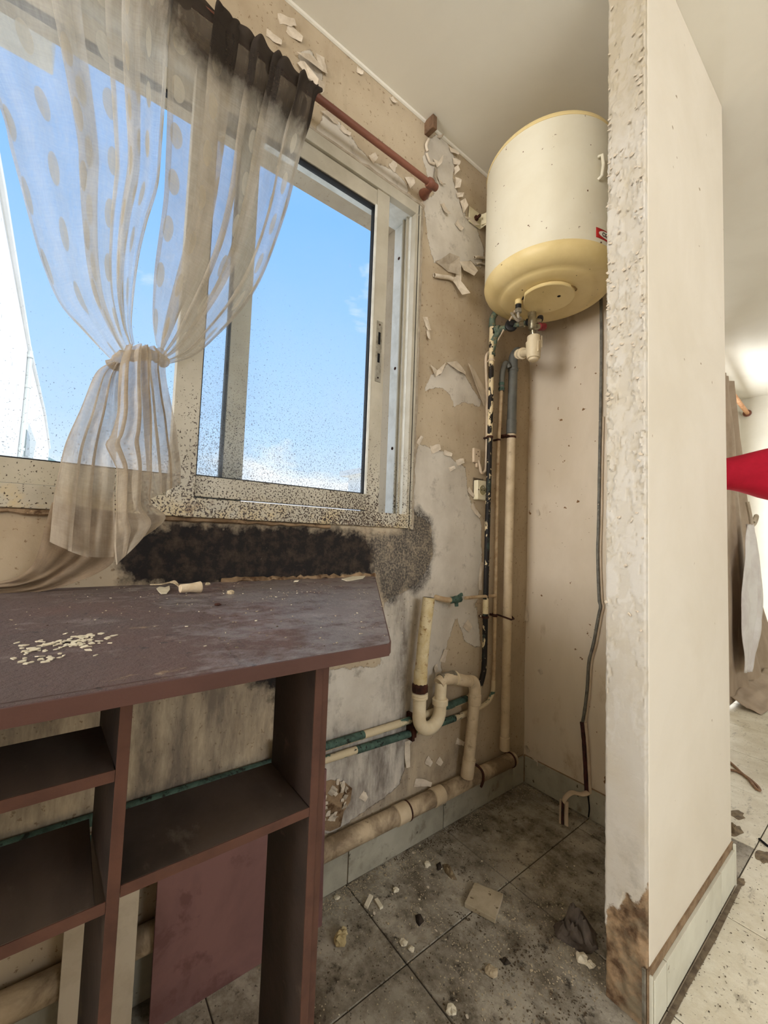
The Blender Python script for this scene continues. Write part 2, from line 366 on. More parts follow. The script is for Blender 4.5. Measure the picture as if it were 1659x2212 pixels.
pink_m = M('faded_pink_board', (126, 92, 88), (102, 74, 72), sc=4, rough=.7, bump=.12, c3=(104, 72, 69), sc3=9)
pale_board = M('pale_board', (196, 184, 164), (170, 156, 134), sc=9, rough=.7, bump=.15)

enamel = M('cream_enamel', (230, 225, 206), (222, 215, 193), sc=4, rough=.38, bump=.03, speck=((98, 66, 40), 58, .718), spec=.45)
cream_plastic = M('yellowed_plastic', (232, 212, 158), (220, 198, 140), sc=6, rough=.45, bump=.04, speck=((112, 84, 50), 70, .74), spec=.4)
red_m = M('badge_red', (176, 40, 40), rough=.4, bump=0); white_m = M('badge_white', (232, 228, 216), rough=.4, bump=0); ink = M('badge_ink', (60, 56, 54), bump=0)
red_knob_m = M('faded_red_plastic', (140, 56, 58), (116, 40, 44), sc=30, rough=.5)
brass_green = M('verdigris_brass', (96, 112, 96), (58, 66, 56), sc=50, rough=.6, bump=.4, bsc=140, c3=(138, 124, 88), sc3=70)
black_plastic = M('black_plastic', (28, 28, 30), (44, 42, 42), sc=40, rough=.5, bump=.1)
siphon_m = M('ivory_plastic', (222, 208, 178), (208, 190, 156), sc=14, rough=.45, bump=.03)
grey_pvc = M('grey_pvc', (104, 104, 98), (88, 88, 82), sc=14, rough=.5, bump=.05)
cream_pipe = M('painted_cream_pipe', (208, 190, 160), (184, 164, 134), sc=12, rough=.55, bump=.12, c3=(150, 130, 104), sc3=26, lo3=.60, hi3=.74)
stand_pipe = M('spotted_cream_pipe', (214, 200, 164), (190, 168, 120), sc=20, rough=.55, bump=.15, c3=(142, 104, 62), sc3=60, lo3=.58, hi3=.66)
copper_paint = M('painted_copper', (190, 168, 136), (160, 134, 102), sc=30, rough=.5, bump=.15, c3=(120, 84, 56), sc3=60, lo3=.64, hi3=.70)
flaking_black = M('flaking_black_cream', (216, 198, 160), (30, 24, 20), sc=42, lo=.50, hi=.515, rough=.6, bump=.5, bsc=60, stretch=(1, 1, .55), c3=(112, 84, 56), sc3=90, lo3=.64, hi3=.68)
black_pipe = M('mostly_black_pipe', (26, 22, 20), (206, 188, 152), sc=48, lo=.58, hi=.60, rough=.6, bump=.5, bsc=60, stretch=(1, 1, .5), c3=(50, 62, 54), sc3=30)
green_pipe = M('green_flaking_pipe', (202, 186, 154), (70, 98, 86), sc=26, lo=.55, hi=.57, rough=.65, bump=.6, bsc=60, stretch=(1, .35, 1), c3=(34, 32, 28), sc3=44, lo3=.62, hi3=.66)
green_bare = M('green_corroded_pipe', (76, 100, 88), (48, 64, 56), sc=40, rough=.7, bump=.5, bsc=100, c3=(28, 30, 26), sc3=60)
grimy_pipe = M('grimy_waste_pipe', (196, 176, 146), (120, 102, 80), sc=9, lo=.38, hi=.58, rough=.65, bump=.4, bsc=50, c3=(78, 60, 44), sc3=26, lo3=.62, hi3=.72)
hose_m = M('braided_hose', (176, 168, 152), (140, 130, 116), sc=80, rough=.45, metal=.2, bump=.4, bsc=200)
socket_m = M('aged_socket_plastic', (222, 214, 186), (206, 196, 164), sc=12, rough=.4, bump=.02)
rod_m = M('varnished_brown_rod', (128, 82, 64), (100, 60, 47), sc=30, rough=.5, bump=.15, bsc=80, stretch=(1, .15, 1), speck=((214, 190, 170), 40, .77))
wood_m = M('brown_wood_block', (118, 92, 70), (84, 62, 46), sc=30, bump=.3)
cable_grey = M('grey_cable', (122, 120, 112), (92, 90, 84), sc=40, rough=.6, bump=.3, c3=(206, 196, 176), sc3=50, lo3=.64, hi3=.66)
trunk_m = M('painted_trunking', (206, 188, 164), (186, 166, 140), sc=14, rough=.6, bump=.1)
core_m = M('dark_red_wire_core', (70, 32, 30), (36, 22, 20), sc=60, rough=.6, bump=.4, c3=(170, 150, 130), sc3=60, lo3=.68, hi3=.72)
chip_m = M('white_paint_chip', (226, 218, 196), (206, 196, 172), sc=40, bump=.1)
plaster_m = M('plaster_lump', (190, 174, 146), (150, 132, 106), sc=40, bump=.6, bsc=120)
crumb_m = M('floor_crumbs', (190, 176, 150), (84, 70, 54), sc=9, lo=.46, hi=.56, bump=.4)
rag_m = M('dark_grey_rag', (112, 102, 94), (66, 58, 53), sc=14, rough=.8, bump=.5, bsc=50)
dirt_m = M('dried_dirt', (132, 116, 92), (84, 70, 54), sc=40, bump=.6, bsc=100)
cork_m = M('pale_cork', (214, 198, 172), (190, 168, 136), sc=40, bump=.4, bsc=120)
frag_m = M('tile_fragment_face', (190, 178, 154), (164, 150, 124), sc=14, rough=.5, bump=.1, speck=((110, 94, 70), 60, .68))
char_m = M('charred_scrap', (58, 48, 38), (34, 28, 24), sc=60, bump=.6, bsc=120)
far_cloth = M('taupe_curtain_cloth', (176, 158, 138), (156, 138, 118), sc=4, bump=.1, bsc=200)
lining = M('white_curtain_lining', (232, 230, 228), (214, 208, 206), sc=5, bump=.1, bsc=120)
red_cloth = M('red_sweatshirt_cloth', (196, 28, 56), (170, 18, 44), sc=6, rough=.85, bump=.25, bsc=70)
skin_m = M('skin', (198, 150, 124), (186, 136, 110), sc=10, rough=.55, bump=.05)
jeans_m = M('dark_trousers', (52, 58, 74), (40, 46, 60), sc=8, rough=.85, bump=.2, bsc=150)
hair_m = M('dark_hair', (44, 34, 28), (30, 24, 20), sc=30, rough=.6, bump=.6, bsc=150)
shoe_m = M('shoe_leather', (50, 46, 44), bump=.05)
house_white = M('sunlit_white_render', (236, 234, 230), (226, 224, 218), sc=1.2, bump=.05, speck=((186, 184, 180), 3, .72))
house_grey = M('house_window_frame', (196, 200, 196), bump=0)
hill_m = M('hazy_hill', (118, 140, 138), (96, 118, 108), sc=.08, bump=0)

# ================================================================== THE SETTING
CEIL = 2.522
WY0, WY1, WZ0, WZ1 = -.75, .905, 1.052, 2.185          # window opening in the window wall

def poly_sd(Y, Z, poly):                               # signed distance (negative inside) to a polygon of (x, y, z) points
    P = np.array([(p[1], p[2]) for p in poly]); d = np.full(Y.shape, 1e9); ins = np.zeros(Y.shape, bool)
    for i in range(len(P)):
        a, b = P[i], P[(i + 1) % len(P)]; e = b - a
        t = np.clip(((Y - a[0]) * e[0] + (Z - a[1]) * e[1]) / max(e @ e, 1e-12), 0, 1)
        d = np.minimum(d, np.hypot(Y - a[0] - t * e[0], Z - a[1] - t * e[1]))
        c = ((a[1] > Z) != (b[1] > Z)) & (Y < (b[0] - a[0]) * (Z - a[1]) / (b[1] - a[1] + 1e-12) + a[0]); ins ^= c
    return np.where(ins, -d, d)

BARE_A = [(0,0.9415,2.4694),(0,1.0153,2.54),(0,1.0887,2.4807),(0,1.0735,2.4056),(0,1.1016,2.347),(0,1.1352,2.2994),(0,1.1687,2.2733),(0,1.2191,2.2721),(0,1.2679,2.2019),(0,1.2534,2.1129),(0,1.1825,2.1196),(0,1.1055,2.0366),(0,1.0537,2.0645),(0,0.99,2.0247),(0,0.9571,2.0898),(0,0.9378,2.1672),(0,0.9261,2.2306),(0,0.9844,2.2809),(0,0.9475,2.3219),(0,0.9201,2.3759)]
BARE_B = [(0,0.9761,1.5719),(0,0.9975,1.6083),(0,1.035,1.6117),(0,1.0692,1.6668),(0,1.1641,1.6578),(0,1.1973,1.6301),(0,1.272,1.5701),(0,1.2613,1.5488),(0,1.163,1.5447),(0,1.1178,1.5093),(0,1.0908,1.5562),(0,1.0485,1.5736),(0,0.9638,1.5419)]
BARE_C = [(0,0.943,1.3506),(0,0.9994,1.3351),(0,1.0699,1.3378),(0,1.1332,1.3036),(0,1.1854,1.2929),(0,1.2019,1.2051),(0,1.2307,1.1536),(0,1.2887,1.0844),(0,1.2962,0.8655),(0,1.2714,0.7769),(0,1.2245,0.7277),(0,1.1324,0.6688),(0,1.1004,0.5573),(0,1.0359,0.4409),(0,0.9727,0.3932),(0,0.936,0.2823),(0,0.8996,0.2054),(0,0.6587,0.1563),(0,0.5685,0.1921),(0,0.5171,0.6396),(0,0.8056,0.6052),(0,0.8149,0.8083),(0,0.9636,0.8612),(0,1.0263,0.9566),(0,1.0102,1.0711),(0,0.9321,1.0992),(0,0.9112,1.2409)]
BARE_D = [(0,0.5206,2.2769),(0,0.5766,2.2874),(0,0.6384,2.2473),(0,0.693,2.2349),(0,0.7784,2.255),(0,0.8298,2.2474),(0,0.8625,2.2258),(0,0.7924,2.1661),(0,0.6247,2.1695),(0,0.4942,2.1904)]
BARE_E = [(0,0.425,2.3834),(0,0.4663,2.4381),(0,0.5146,2.3953),(0,0.5021,2.3342),(0,0.4566,2.3365)]
BARE_F = [(0,1.2186,0.7456),(0,1.272,0.7591),(0,1.3055,0.5951),(0,1.25,0.6114),(0,1.2095,0.634),(0,1.1683,0.7071)]
PAINT_G = [(0,1.1547,0.7339),(0,1.1957,0.658),(0,1.1589,0.6235),(0,1.2918,0.5881),(0,1.3157,0.4601),(0,1.1027,0.4997),(0,1.0808,0.5767),(0,1.1207,0.6535)]
PAINT_H = [(0,0.9441,0.3323),(0,1.0632,0.3237),(0,1.2082,0.3194),(0,1.2215,0.165),(0,1.1153,0.1783),(0,0.9919,0.1898),(0,0.9311,0.2097),(0,0.9173,0.2509)]
BARE_L = [(0,-0.1441,1.0329),(0,-0.0367,1.0413),(0,0.0571,1.065),(0,0.0804,0.9571),(0,0.1274,0.8909),(0,-0.1333,0.8734)]
BARE_U = [(0,0.1288,0.656),(0,0.3891,0.6323),(0,0.4693,0.5329),(0,0.4244,0.4326),(0,0.1336,0.4409)]
BLACK_A = [(0,0.0771,0.9423),(0,0.0879,0.997),(0,0.1195,1.0183),(0,0.1929,1.0364),(0,0.3909,1.0391),(0,0.5836,1.0372),(0,0.7353,1.0289),(0,0.7641,0.9494),(0,0.7597,0.8899),(0,0.5045,0.8777),(0,0.2425,0.8748),(0,0.1101,0.8886)]
BLACK_B = [(0,0.3891,0.6323),(0,0.4506,0.5933),(0,0.4719,0.5323),(0,0.527,0.4515),(0,0.5994,0.4322),(0,0.621,0.6616),(0,0.4106,0.6812)]
GREY_A = [(0,0.9108,1.1042),(0,0.9524,1.1278),(0,1.0093,1.0941),(0,1.0318,0.9895),(0,1.0092,0.8755),(0,0.9588,0.8236),(0,0.8953,0.8456),(0,0.8537,0.7981),(0,0.8149,0.8083),(0,0.7781,0.8835),(0,0.7387,0.9567),(0,0.7499,1.0221),(0,0.8669,1.0334)]
DAMP_A = [(0,0.7767,0.9128),(0,0.9633,0.8692),(0,0.9423,0.6137),(0,0.9727,0.3932),(0,0.936,0.2823),(0,0.8619,0.1894),(0,0.6581,0.1694),(0,0.6222,0.4261),(0,0.8323,0.4271),(0,0.8517,0.6272),(0,0.8553,0.7605)]
DAMP_C = [(0,0.5287,0.4204),(0,0.6212,0.4457),(0,0.9395,0.4389),(0,1.1046,0.4504),(0,1.1066,0.4013),(0,0.9523,0.3799),(0,0.6243,0.3842),(0,0.531,0.3768)]
DAMP_D = [(0,0.5421,0.1664),(0,0.6347,0.1785),(0,0.9393,0.207),(0,1.2125,0.201),(0,1.21,0.2686),(0,1.0469,0.1719),(0,0.9367,0.2672),(0,0.6548,0.235),(0,0.5389,0.228)]
GRIME_SHADE_U = [(0,-0.2023,0.7383),(0,0.1127,0.7081),(0,0.6012,0.6908),(0,0.6225,0.272),(0,0.4341,0.2568),(0,0.1371,0.3156),(0,-0.1771,0.3758)]  # streaky grime; also darkens the wall for shade under the worktop
DAMP_B = [(0,0.9328,0.3578),(0,0.9886,0.2668),(0,0.9413,0.1619),(0,0.6581,0.1694),(0,0.6548,0.235),(0,0.8606,0.2184)]

ys = np.unique(np.r_[np.linspace(-1.9, WY0, 60), np.linspace(WY0, WY1, 134), np.linspace(WY1, 1.602, 58)])
zs = np.unique(np.r_[np.linspace(0, WZ0, 86), np.linspace(WZ0, WZ1, 92), np.linspace(WZ1, CEIL, 28)])
YY, ZZ = np.meshgrid(ys, zs); yf, zf = YY.ravel(), ZZ.ravel()
ny, nz = len(ys), len(zs)
sd = {}
sd['bare'] = np.minimum.reduce([poly_sd(yf, zf, p) for p in (BARE_A, BARE_B, BARE_C, BARE_D, BARE_E, BARE_F)])
for q_ in (PAINT_G, PAINT_H): sd['bare'] = np.maximum(sd['bare'], -poly_sd(yf, zf, q_))
sd['black'] = np.minimum.reduce([poly_sd(yf, zf, p) for p in (BLACK_A, BLACK_B)])
sd['grey'] = poly_sd(yf, zf, GREY_A)
sd['damp_shade'] = np.minimum.reduce([poly_sd(yf, zf, p) for p in (DAMP_A, DAMP_B, DAMP_C, DAMP_D, GRIME_SHADE_U)])
xs = np.array([.003 * mnoise.noise((y * 3, z * 3, 0)) + .0012 * mnoise.noise((y * 14, z * 14, 4)) for y, z in zip(yf, zf)])
xs[(zf < .01) | (zf > CEIL - .01)] = 0
mb = MB(); mb.v = [(x, y, z) for x, y, z in zip(xs, yf, zf)]
for j in range(nz - 1):
    for i in range(ny - 1):
        cy, cz = (ys[i] + ys[i + 1]) / 2, (zs[j] + zs[j + 1]) / 2
        if WY0 < cy < WY1 and WZ0 < cz < WZ1: continue
        mb.f.append((j * ny + i, j * ny + i + 1, (j + 1) * ny + i + 1, (j + 1) * ny + i))
nfront = len(mb.v)
for a in ((-.2, -.004, -1.9, 1.602, 0, WZ0 - .001), (-.2, -.004, -1.9, 1.602, WZ1 + .001, CEIL), (-.2, -.004, -1.9, WY0 - .001, WZ0, WZ1), (-.2, -.004, WY1 + .001, 1.602, WZ0, WZ1)): mb.box(*a)
me_keep = mb
wall = struct('wall_left', mb, wall_m, smooth=True)
for k, a in sd.items():
    at = wall.data.attributes.new(k, 'FLOAT', 'POINT'); at.data.foreach_set('value', np.r_[a, np.full(len(mb.v) - nfront, .5)].astype(np.float32))

# curling paint flakes: hinge on the wall, free end curled off it
def flake_mb(h, t, w, lift=.5, n=5, seed=0, N=(1, 0, 0), taper=.35, curl=1.6):
    rr = random.Random(seed); h, t, N = Vector(h), Vector(t), Vector(N)
    D = t - h; L = max(D.length, .004); D.normalize(); W = N.cross(D).normalized(); mb = MB(); vs = []
    jl = [rr.uniform(-.18, .18) for _ in range(n + 1)]; jr = [rr.uniform(-.18, .18) for _ in range(n + 1)]
    for i in range(n + 1):
        s_ = i / n; th = curl * s_; k = L / max(curl, .01)
        p = h + D * (k * math.sin(th)) + N * (.0015 + lift * k * (1 - math.cos(th)))
        wd = w * .5 * (1 - taper * s_ ** 1.5)
        vs += [p + W * wd * (1 + jl[i]), p + N * .0016 * math.sin(3 * s_), p - W * wd * (1 + jr[i])]
    fs = []
    for i in range(n):
        a = 3 * i; fs += [(a, a + 3, a + 4, a + 1), (a + 1, a + 4, a + 5, a + 2)]
    return mb.add(vs, fs)
PX = .0017
def flakes(lst, mat=None, **kw):
    for i, (h, t, w, lift, curl) in enumerate(lst):
        mesh_obj('paint_flake', flake_mb(h, t, w * PX, lift, seed=i * 7 + len(lst), curl=curl, **kw), mat or flake_m, wall, origin=h, solid=.0006)
flakes([
 
 
 
 
 
 ((0,0.987,2.5138), (0,1.0117,2.5062), 12, 1.0, 1.8), ((0,1.0058,2.3473), (0,1.0191,2.3187), 12, .8, 1.5),
 ((0,1.0212,2.2653), (0,1.0552,2.2198), 14, .5, 1.2), ((0,0.9291,2.2148), (0,0.908,2.1825), 12, .4, 1.0), ((0,1.0981,2.2329), (0,1.133,2.2133), 16, .35, .8),
 ((0,0.693,2.2349), (0,0.7142,2.2593), 14, .5, 1.0), ((0,0.7785,2.2534), (0,0.7912,2.2843), 16, .5, 1.0), ((0,0.5776,2.2684), (0,0.6169,2.2595), 12, .4, 1.0),
 ((0,0.3935,2.4425), (0,0.4441,2.4346), 20, .3, .9), ((0,0.3361,2.3803), (0,0.3832,2.3778), 14, .3, .8), ((0,0.3658,2.4468), (0,0.4203,2.4723), 16, .25, .8), ((0,0.4967,2.4405), (0,0.5138,2.3798), 18, .35, .9), ((0,0.7672,2.5047), (0,0.7884,2.483), 12, .6, 1.2), ((0,0.6264,2.4966), (0,0.6533,2.4935), 12, .5, 1.2),
 ((0,0.9529,1.8036), (0,0.971,1.7503), 14, .35, .9), ((0,0.9696,1.784), (0,0.9634,1.7138), 10, .4, .9), ((0,0.9369,1.3414), (0,0.9485,1.3761), 10, .6, 1.1), ((0,0.9996,1.3318), (0,1.0454,1.351), 16, .4, 1.0), ((0,1.0651,1.3353), (0,1.1072,1.3261), 12, .4, 1.0), ((0,1.1332,1.3036), (0,1.1714,1.3178), 14, .5, 1.0), ((0,1.0968,1.2726), (0,1.1211,1.2879), 10, .7, 1.2),
 ((0,1.2043,1.2143), (0,1.2352,1.1811), 12, .35, .9), ((0,1.2253,1.1532), (0,1.2712,1.1018), 12, .35, .9), ((0,1.2997,0.9291), (0,1.2701,0.8127), 14, .3, .8), ((0,1.0879,0.5756), (0,1.1027,0.6227), 16, .3, .7), ((0,1.0651,0.563), (0,1.0314,0.5526), 14, .6, 1.2), ((0,1.0549,0.5294), (0,1.0895,0.5346), 16, .7, 1.3), ((0,1.207,0.7033), (0,1.2344,0.6744), 22, .3, .7),
 ((0,0.9334,0.3427), (0,0.9292,0.2546), 14, .35, .8), ((0,0.9706,0.1968), (0,1.0469,0.1719), 14, .4, .9), ((0,1.0214,0.2572), (0,1.0443,0.2349), 14, .6, 1.2), ((0,1.078,0.2406), (0,1.095,0.2197), 14, .6, 1.2), ((0,0.7522,0.234), (0,0.7703,0.2141), 14, .7, 1.2), ((0,1.1719,0.2788), (0,1.2103,0.2602), 12, .5, 1.2),
])
def flap(P, lift, mat=None):                           # sheet of paint with its free corners lifted off the wall
    c = Vector((sum(l for l in lift) / len(lift) * .8 + .002, sum(p[1] for p in P) / len(P), sum(p[2] for p in P) / len(P)))
    V = [Vector(p) + Vector((.002 + l, 0, 0)) for p, l in zip(P, lift)]; E = []
    for i, p in enumerate(V):
        E += [p, p.lerp(V[(i + 1) % len(V)], .5) + Vector((.001, random.uniform(-.0015, .0015), random.uniform(-.0015, .0015)))]
    mesh_obj('paint_flap', MB().add([c] + E, [(0, 1 + i, 1 + (i + 1) % len(E)) for i in range(len(E))]), mat or flake_m, wall, origin=P[0], solid=.0008)
flap([(0,1.1708,1.6927),(0,1.2087,1.6944),(0,1.2966,1.614),(0,1.267,1.5482),(0,1.2142,1.6178)], [.014, .003, .002, .016, .018])
flap([(0,1.0642,1.6688),(0,1.1185,1.6919),(0,1.1693,1.6629),(0,1.1619,1.6463),(0,1.1201,1.6492)], [.003, .001, .002, .010, .012])
flap([(0,0.9781,1.6334),(0,1.0021,1.6095),(0,1.0617,1.6699),(0,1.0347,1.6185),(0,1.0072,1.5989)], [.008, .002, .001, .008, .006])
flap([(0,0.9948,2.0234),(0,1.0365,2.0638),(0,1.0838,2.0673),(0,1.1036,2.0174),(0,1.0581,2.0159)], [.004, .030, .036, .016, .002], flake_back)
flap([(0,1.0965,2.0694),(0,1.1148,2.0647),(0,1.1206,1.9804),(0,1.099,2.0044)], [.004, .014, .012, .004])
flap([(0,1.1168,2.0822),(0,1.1827,2.114),(0,1.209,2.078),(0,1.1825,2.0437),(0,1.1312,2.0478)], [.002, .002, .018, .022, .014])
flap([(0,1.069,1.9917),(0,1.0987,2.0116),(0,1.1583,1.9623),(0,1.1169,1.9403),(0,1.1057,1.9633)], [.006, .010, .026, .022, .012])
def roll(path, r, a0=0.0, a1=5.2):                     # paint skin rolled up like a cigar
    P = smooth_path(path, 4); mb = MB(); n = 14; vs = []
    for i, p in enumerate(P):
        t = (P[min(i + 1, len(P) - 1)] - P[max(i - 1, 0)]).normalized(); N = Vector((1, 0, 0)); W = t.cross(N).normalized()
        for k in range(n + 1):
            a = a0 + (a1 - a0) * k / n; q_ = r * (1 - .35 * k / n) * (1 + .1 * mnoise.noise((i * .6, k * .3, r * 90)))
            vs.append(p + N * (r + q_ * math.sin(a)) + W * q_ * math.cos(a))
    mb.add(vs, [(i * (n + 1) + k, i * (n + 1) + k + 1, (i + 1) * (n + 1) + k + 1, (i + 1) * (n + 1) + k) for i in range(len(P) - 1) for k in range(n)])
    mesh_obj('paint_roll', mb, flake_m, wall, origin=P[0], smooth=True, solid=.0006)
roll([(0,0.9829,1.9673), (0,1.0204,1.9781), (0,1.0591,1.9911), (0,1.0791,1.9923)], .0085)
roll([(0,1.2013,2.1359), (0,1.229,2.1506), (0,1.2634,2.1605)], .0062)
roll([(0,1.2133,2.1144), (0,1.2412,2.1309), (0,1.27,2.138)], .0045)
roll([(0,0.9395,2.4609), (0,0.927,2.428), (0,0.9346,2.4115)], .006); roll([(0,0.9304,2.4018), (0,0.9474,2.3805), (0,0.9706,2.3875)], .0055)
flap([(0,0.9652,2.4039),(0,0.9936,2.4089),(0,1.007,2.439),(0,1.0034,2.4076),(0,0.9806,2.3756)], [.002, .002, .012, .010, .008])
flap([(0,0.9756,2.3798),(0,0.9899,2.3813),(0,0.9824,2.33),(0,0.9972,2.3205),(0,0.968,2.3341)], [.002, .002, .014, .008, .010], flake_back)
for P_ in ([(0,1.0442,2.5032),(0,1.0931,2.5042),(0,1.0884,2.4899),(0,1.055,2.4877)], [(0,1.0658,2.472),(0,1.102,2.4757),(0,1.0925,2.4509),(0,1.0718,2.4495)], [(0,1.0749,2.4364),(0,1.0872,2.4515),(0,1.0983,2.4355),(0,1.0785,2.4086)], [(0,1.0838,2.4043),(0,1.11,2.4046),(0,1.1009,2.3654),(0,1.083,2.3589)], [(0,1.0913,2.3449),(0,1.1275,2.3616),(0,1.1178,2.3372),(0,1.0971,2.3294)], [(0,1.113,2.3232),(0,1.1336,2.3422),(0,1.1506,2.321),(0,1.1357,2.2864)], [(0,1.1387,2.2766),(0,1.1684,2.2808),(0,1.219,2.276),(0,1.1966,2.2684)]): flap(P_, [.002, .010, .012, .002])
flap([(0,0.4197,2.3763),(0,0.5,2.3767),(0,0.5124,2.4084),(0,0.4643,2.4176)], [.012, .016, .002, .001]); flap([(0,0.4264,2.3561),(0,0.4472,2.3752),(0,0.4867,2.3359),(0,0.4818,2.312),(0,0.457,2.3296)], [.004, .006, .022, .020, .010])
flap([(0,0.4563,2.3434),(0,0.5161,2.3667),(0,0.516,2.337),(0,0.5034,2.3102),(0,0.4815,2.3175)], [.002, .002, .004, .012, .012])
flap([(0,0.5056,2.2664),(0,0.5395,2.2797),(0,0.5694,2.2673),(0,0.5533,2.2624),(0,0.5307,2.2648)], [.004, .014, .003, .002, .006])
flap([(0,0.8356,2.2576),(0,0.8671,2.2693),(0,0.8723,2.2484),(0,0.8602,2.2279)], [.001, .010, .014, .002])
# the shattered, bulging paint just right of the cupboard
cl_ = []
for i in range(34):
    px = random.uniform(.612, .735); pz = random.uniform(.19, .33) - .15 * (px - .612); a = random.uniform(0, 2 * PI)
    L = random.uniform(.012, .026); cl_.append(((0, px, pz), (0, px + L * math.cos(a), pz + L * math.sin(a)), random.uniform(7, 15), random.uniform(.6, 1.3), random.uniform(.8, 1.8)))
mesh_obj('exposed_patch', MB().prism([(0.0015,0.6046,0.3143),(0.0015,0.6423,0.3123),(0.0015,0.6906,0.2888),(0.0015,0.7162,0.2644),(0.0015,0.7114,0.2288),(0.0015,0.6898,0.2075),(0.0015,0.6806,0.168),(0.0015,0.6449,0.169),(0.0015,0.611,0.1886)], (.0022, 0, 0)), concrete, wall, origin=(0, .66, .24))
for i in range(22):
    a = 2 * PI * i / 22; hy_, hz_ = .655 + .045 * math.cos(a) + random.uniform(-.012, .012), .248 + .05 * math.sin(a) + random.uniform(-.012, .012)
    L = random.uniform(.014, .026); b = a + PI + random.uniform(-.7, .7)
    mesh_obj('paint_flake', flake_mb((.003, hy_, hz_), (.003, hy_ + L * math.cos(b), hz_ + L * math.sin(b)), random.uniform(.010, .02), random.uniform(.4, .9), seed=i, curl=random.uniform(.6, 1.5)), random.choice((flake_m, flake_m, flake_back)), wall, origin=(0, hy_, hz_), solid=.0006)

# other walls
struct('wall_left_far', MB().box(-.2, 0, -4.3, -1.9, 0, CEIL).box(-.2, 0, 1.602, 3.7, 0, CEIL).box(-.2, 0, 4.95, 5.4, 0, CEIL).box(-.2, 0, 3.7, 4.95, 2.12, CEIL), white_wall)
back = struct('wall_back', MB().box(0, .6, 1.602, 1.667, 0, CEIL), paint_alc)
for h, t, w, lift, curl in [((-0.0439,1.6,0.871), (-0.0571,1.6,0.8118), 22, .3, .7), ((-0.0566,1.6,0.7871), (-0.0403,1.6,0.6873), 20, .3, .7), ((-0.0038,1.6,0.7337), (0.0156,1.6,0.6673), 14, .4, .9), ((-0.0779,1.6,1.8375), (-0.0405,1.6,1.6951), 26, .4, 1.0), ((-0.0606,1.6,1.7222), (-0.0318,1.6,1.7447), 16, .7, 1.4), ((0.0116,1.6,0.1306), (0.0419,1.6,0.1586), 18, .6, 1.3), ((0.0428,1.6,0.1061), (0.0854,1.6,0.1028), 16, .5, 1.2), ((0.069,1.6,0.4853), (0.0842,1.6,0.4648), 12, .3, .8), ((0.0477,1.6,1.1595), (0.0614,1.6,1.1291), 8, .3, .8)]:
    mesh_obj('paint_flake', flake_mb(h, t, w * PX, lift, seed=int(w * 10), N=(0, -1, 0), curl=curl), flake_m, back, origin=h, solid=.0006)
part = struct('wall_partition', MB().box(.595, .68, 1.034, 1.667, 0, CEIL), paint_clean, bevel=.002)
# its flaking end face
def peel(z):                                           # where the paint is blistered
    return max(0.0, min(1.0, 1.25 - abs(z - 1.6) / .95))
nzp, nxp = 840, 30; vs = []; pe = []; br = []
for j in range(nzp + 1):
    for i in range(-1, nxp + 2):
        ii = min(max(i, 0), nxp); x = .594 + .085 * ii / nxp; zz = CEIL * j / nzp; w_ = (x - .594) / .085
        q_ = Vector((x * 40 + .8 * mnoise.noise((x * 60, zz * 40, 6)), zz * 17 + .6 * mnoise.noise((x * 50, zz * 30, 8)), 1.3))
        n1 = mnoise.noise(q_) + .5 * mnoise.noise(q_ * 2.3) + .3 * mnoise.noise(q_ * 4.9)
        side = abs(2 * w_ - 1) ** .8; z1 = peel(zz) * (.25 + .75 * side) * (1.25 if 1.15 < zz < 1.95 else .8)
        pl = max(0.0, min(1.0, (n1 + .05) * 6)); lip = max(0.0, 1 - abs(n1 + .02) * 7)
        crack = max(0.0, 1 - abs(mnoise.noise((x * 55, zz * 9, 21)) + .25 * mnoise.noise((x * 120, zz * 60, 22))) * 14)
        hgt = .0012 + z1 * (.0034 * pl + .0046 * lip * (mnoise.noise(q_ * 1.7) > -.1)) - .0020 * crack * (z1 > .2) + .0010 * mnoise.noise((x * 20, zz * 6, 3)) + .0004 * mnoise.noise((x * 160, zz * 160, 3))
        old = max(0.0, min(1.0, (zz - 2.08) * 6 + .8 * n1 + .5))
        b_ = zz - (.20 + .10 * (w_ - .2) + .05 * mnoise.noise((x * 40, 3, 7)))
        if b_ < 0: hgt -= min(.006, -b_ * .2) * (1 + .8 * mnoise.noise((x * 60, zz * 60, 2))) + .001
        edge = 0.0
        if ii in (0, nxp): hgt -= .0012 + .0022 * abs(mnoise.noise((1, zz * 50, ii))); edge = .0016 * mnoise.noise((7, zz * 40, ii)) * (1 if ii == 0 else -.4)
        vs.append((x + edge, 1.0225 - hgt if i == ii else 1.036, zz)); pe.append(max(0.0, min(1.0, .72 + .28 * pl * (z1 > .1) + .1 * (z1 <= .1) - .7 * old - .5 * crack * (z1 > .2)))); br.append(b_)
nc_ = nxp + 3
mb = MB(); mb.add(vs, [(j * nc_ + i, j * nc_ + i + 1, (j + 1) * nc_ + i + 1, (j + 1) * nc_ + i) for j in range(nzp) for i in range(nc_ - 1)])
endf = mesh_obj('flaking_end_face', mb, pillar_m, part, smooth=True)
for k, a in (('peel', pe), ('broken', br)):
    at = endf.data.attributes.new(k, 'FLOAT', 'POINT'); at.data.foreach_set('value', np.array(a, np.float32))
for i in range(130):
    zz = random.choice((random.uniform(1.35, 2.3), random.uniform(.8, 2.45), random.uniform(1.5, 2.0))); x = .592 + .087 * (random.betavariate(.4, .4))
    a = random.uniform(-2.6, -.5); L = random.uniform(.004, .011); h = (min(max(x, .598), .672), 1.0185, zz)
    t = (h[0] + L * math.cos(a), 1.0185, zz + L * math.sin(a))
    mesh_obj('paint_flake', flake_mb(h, t, random.uniform(.004, .010), random.uniform(.4, 1.0), n=3, seed=i, N=(0, -1, 0), curl=random.uniform(.7, 1.8)), flake_m, part, origin=h)
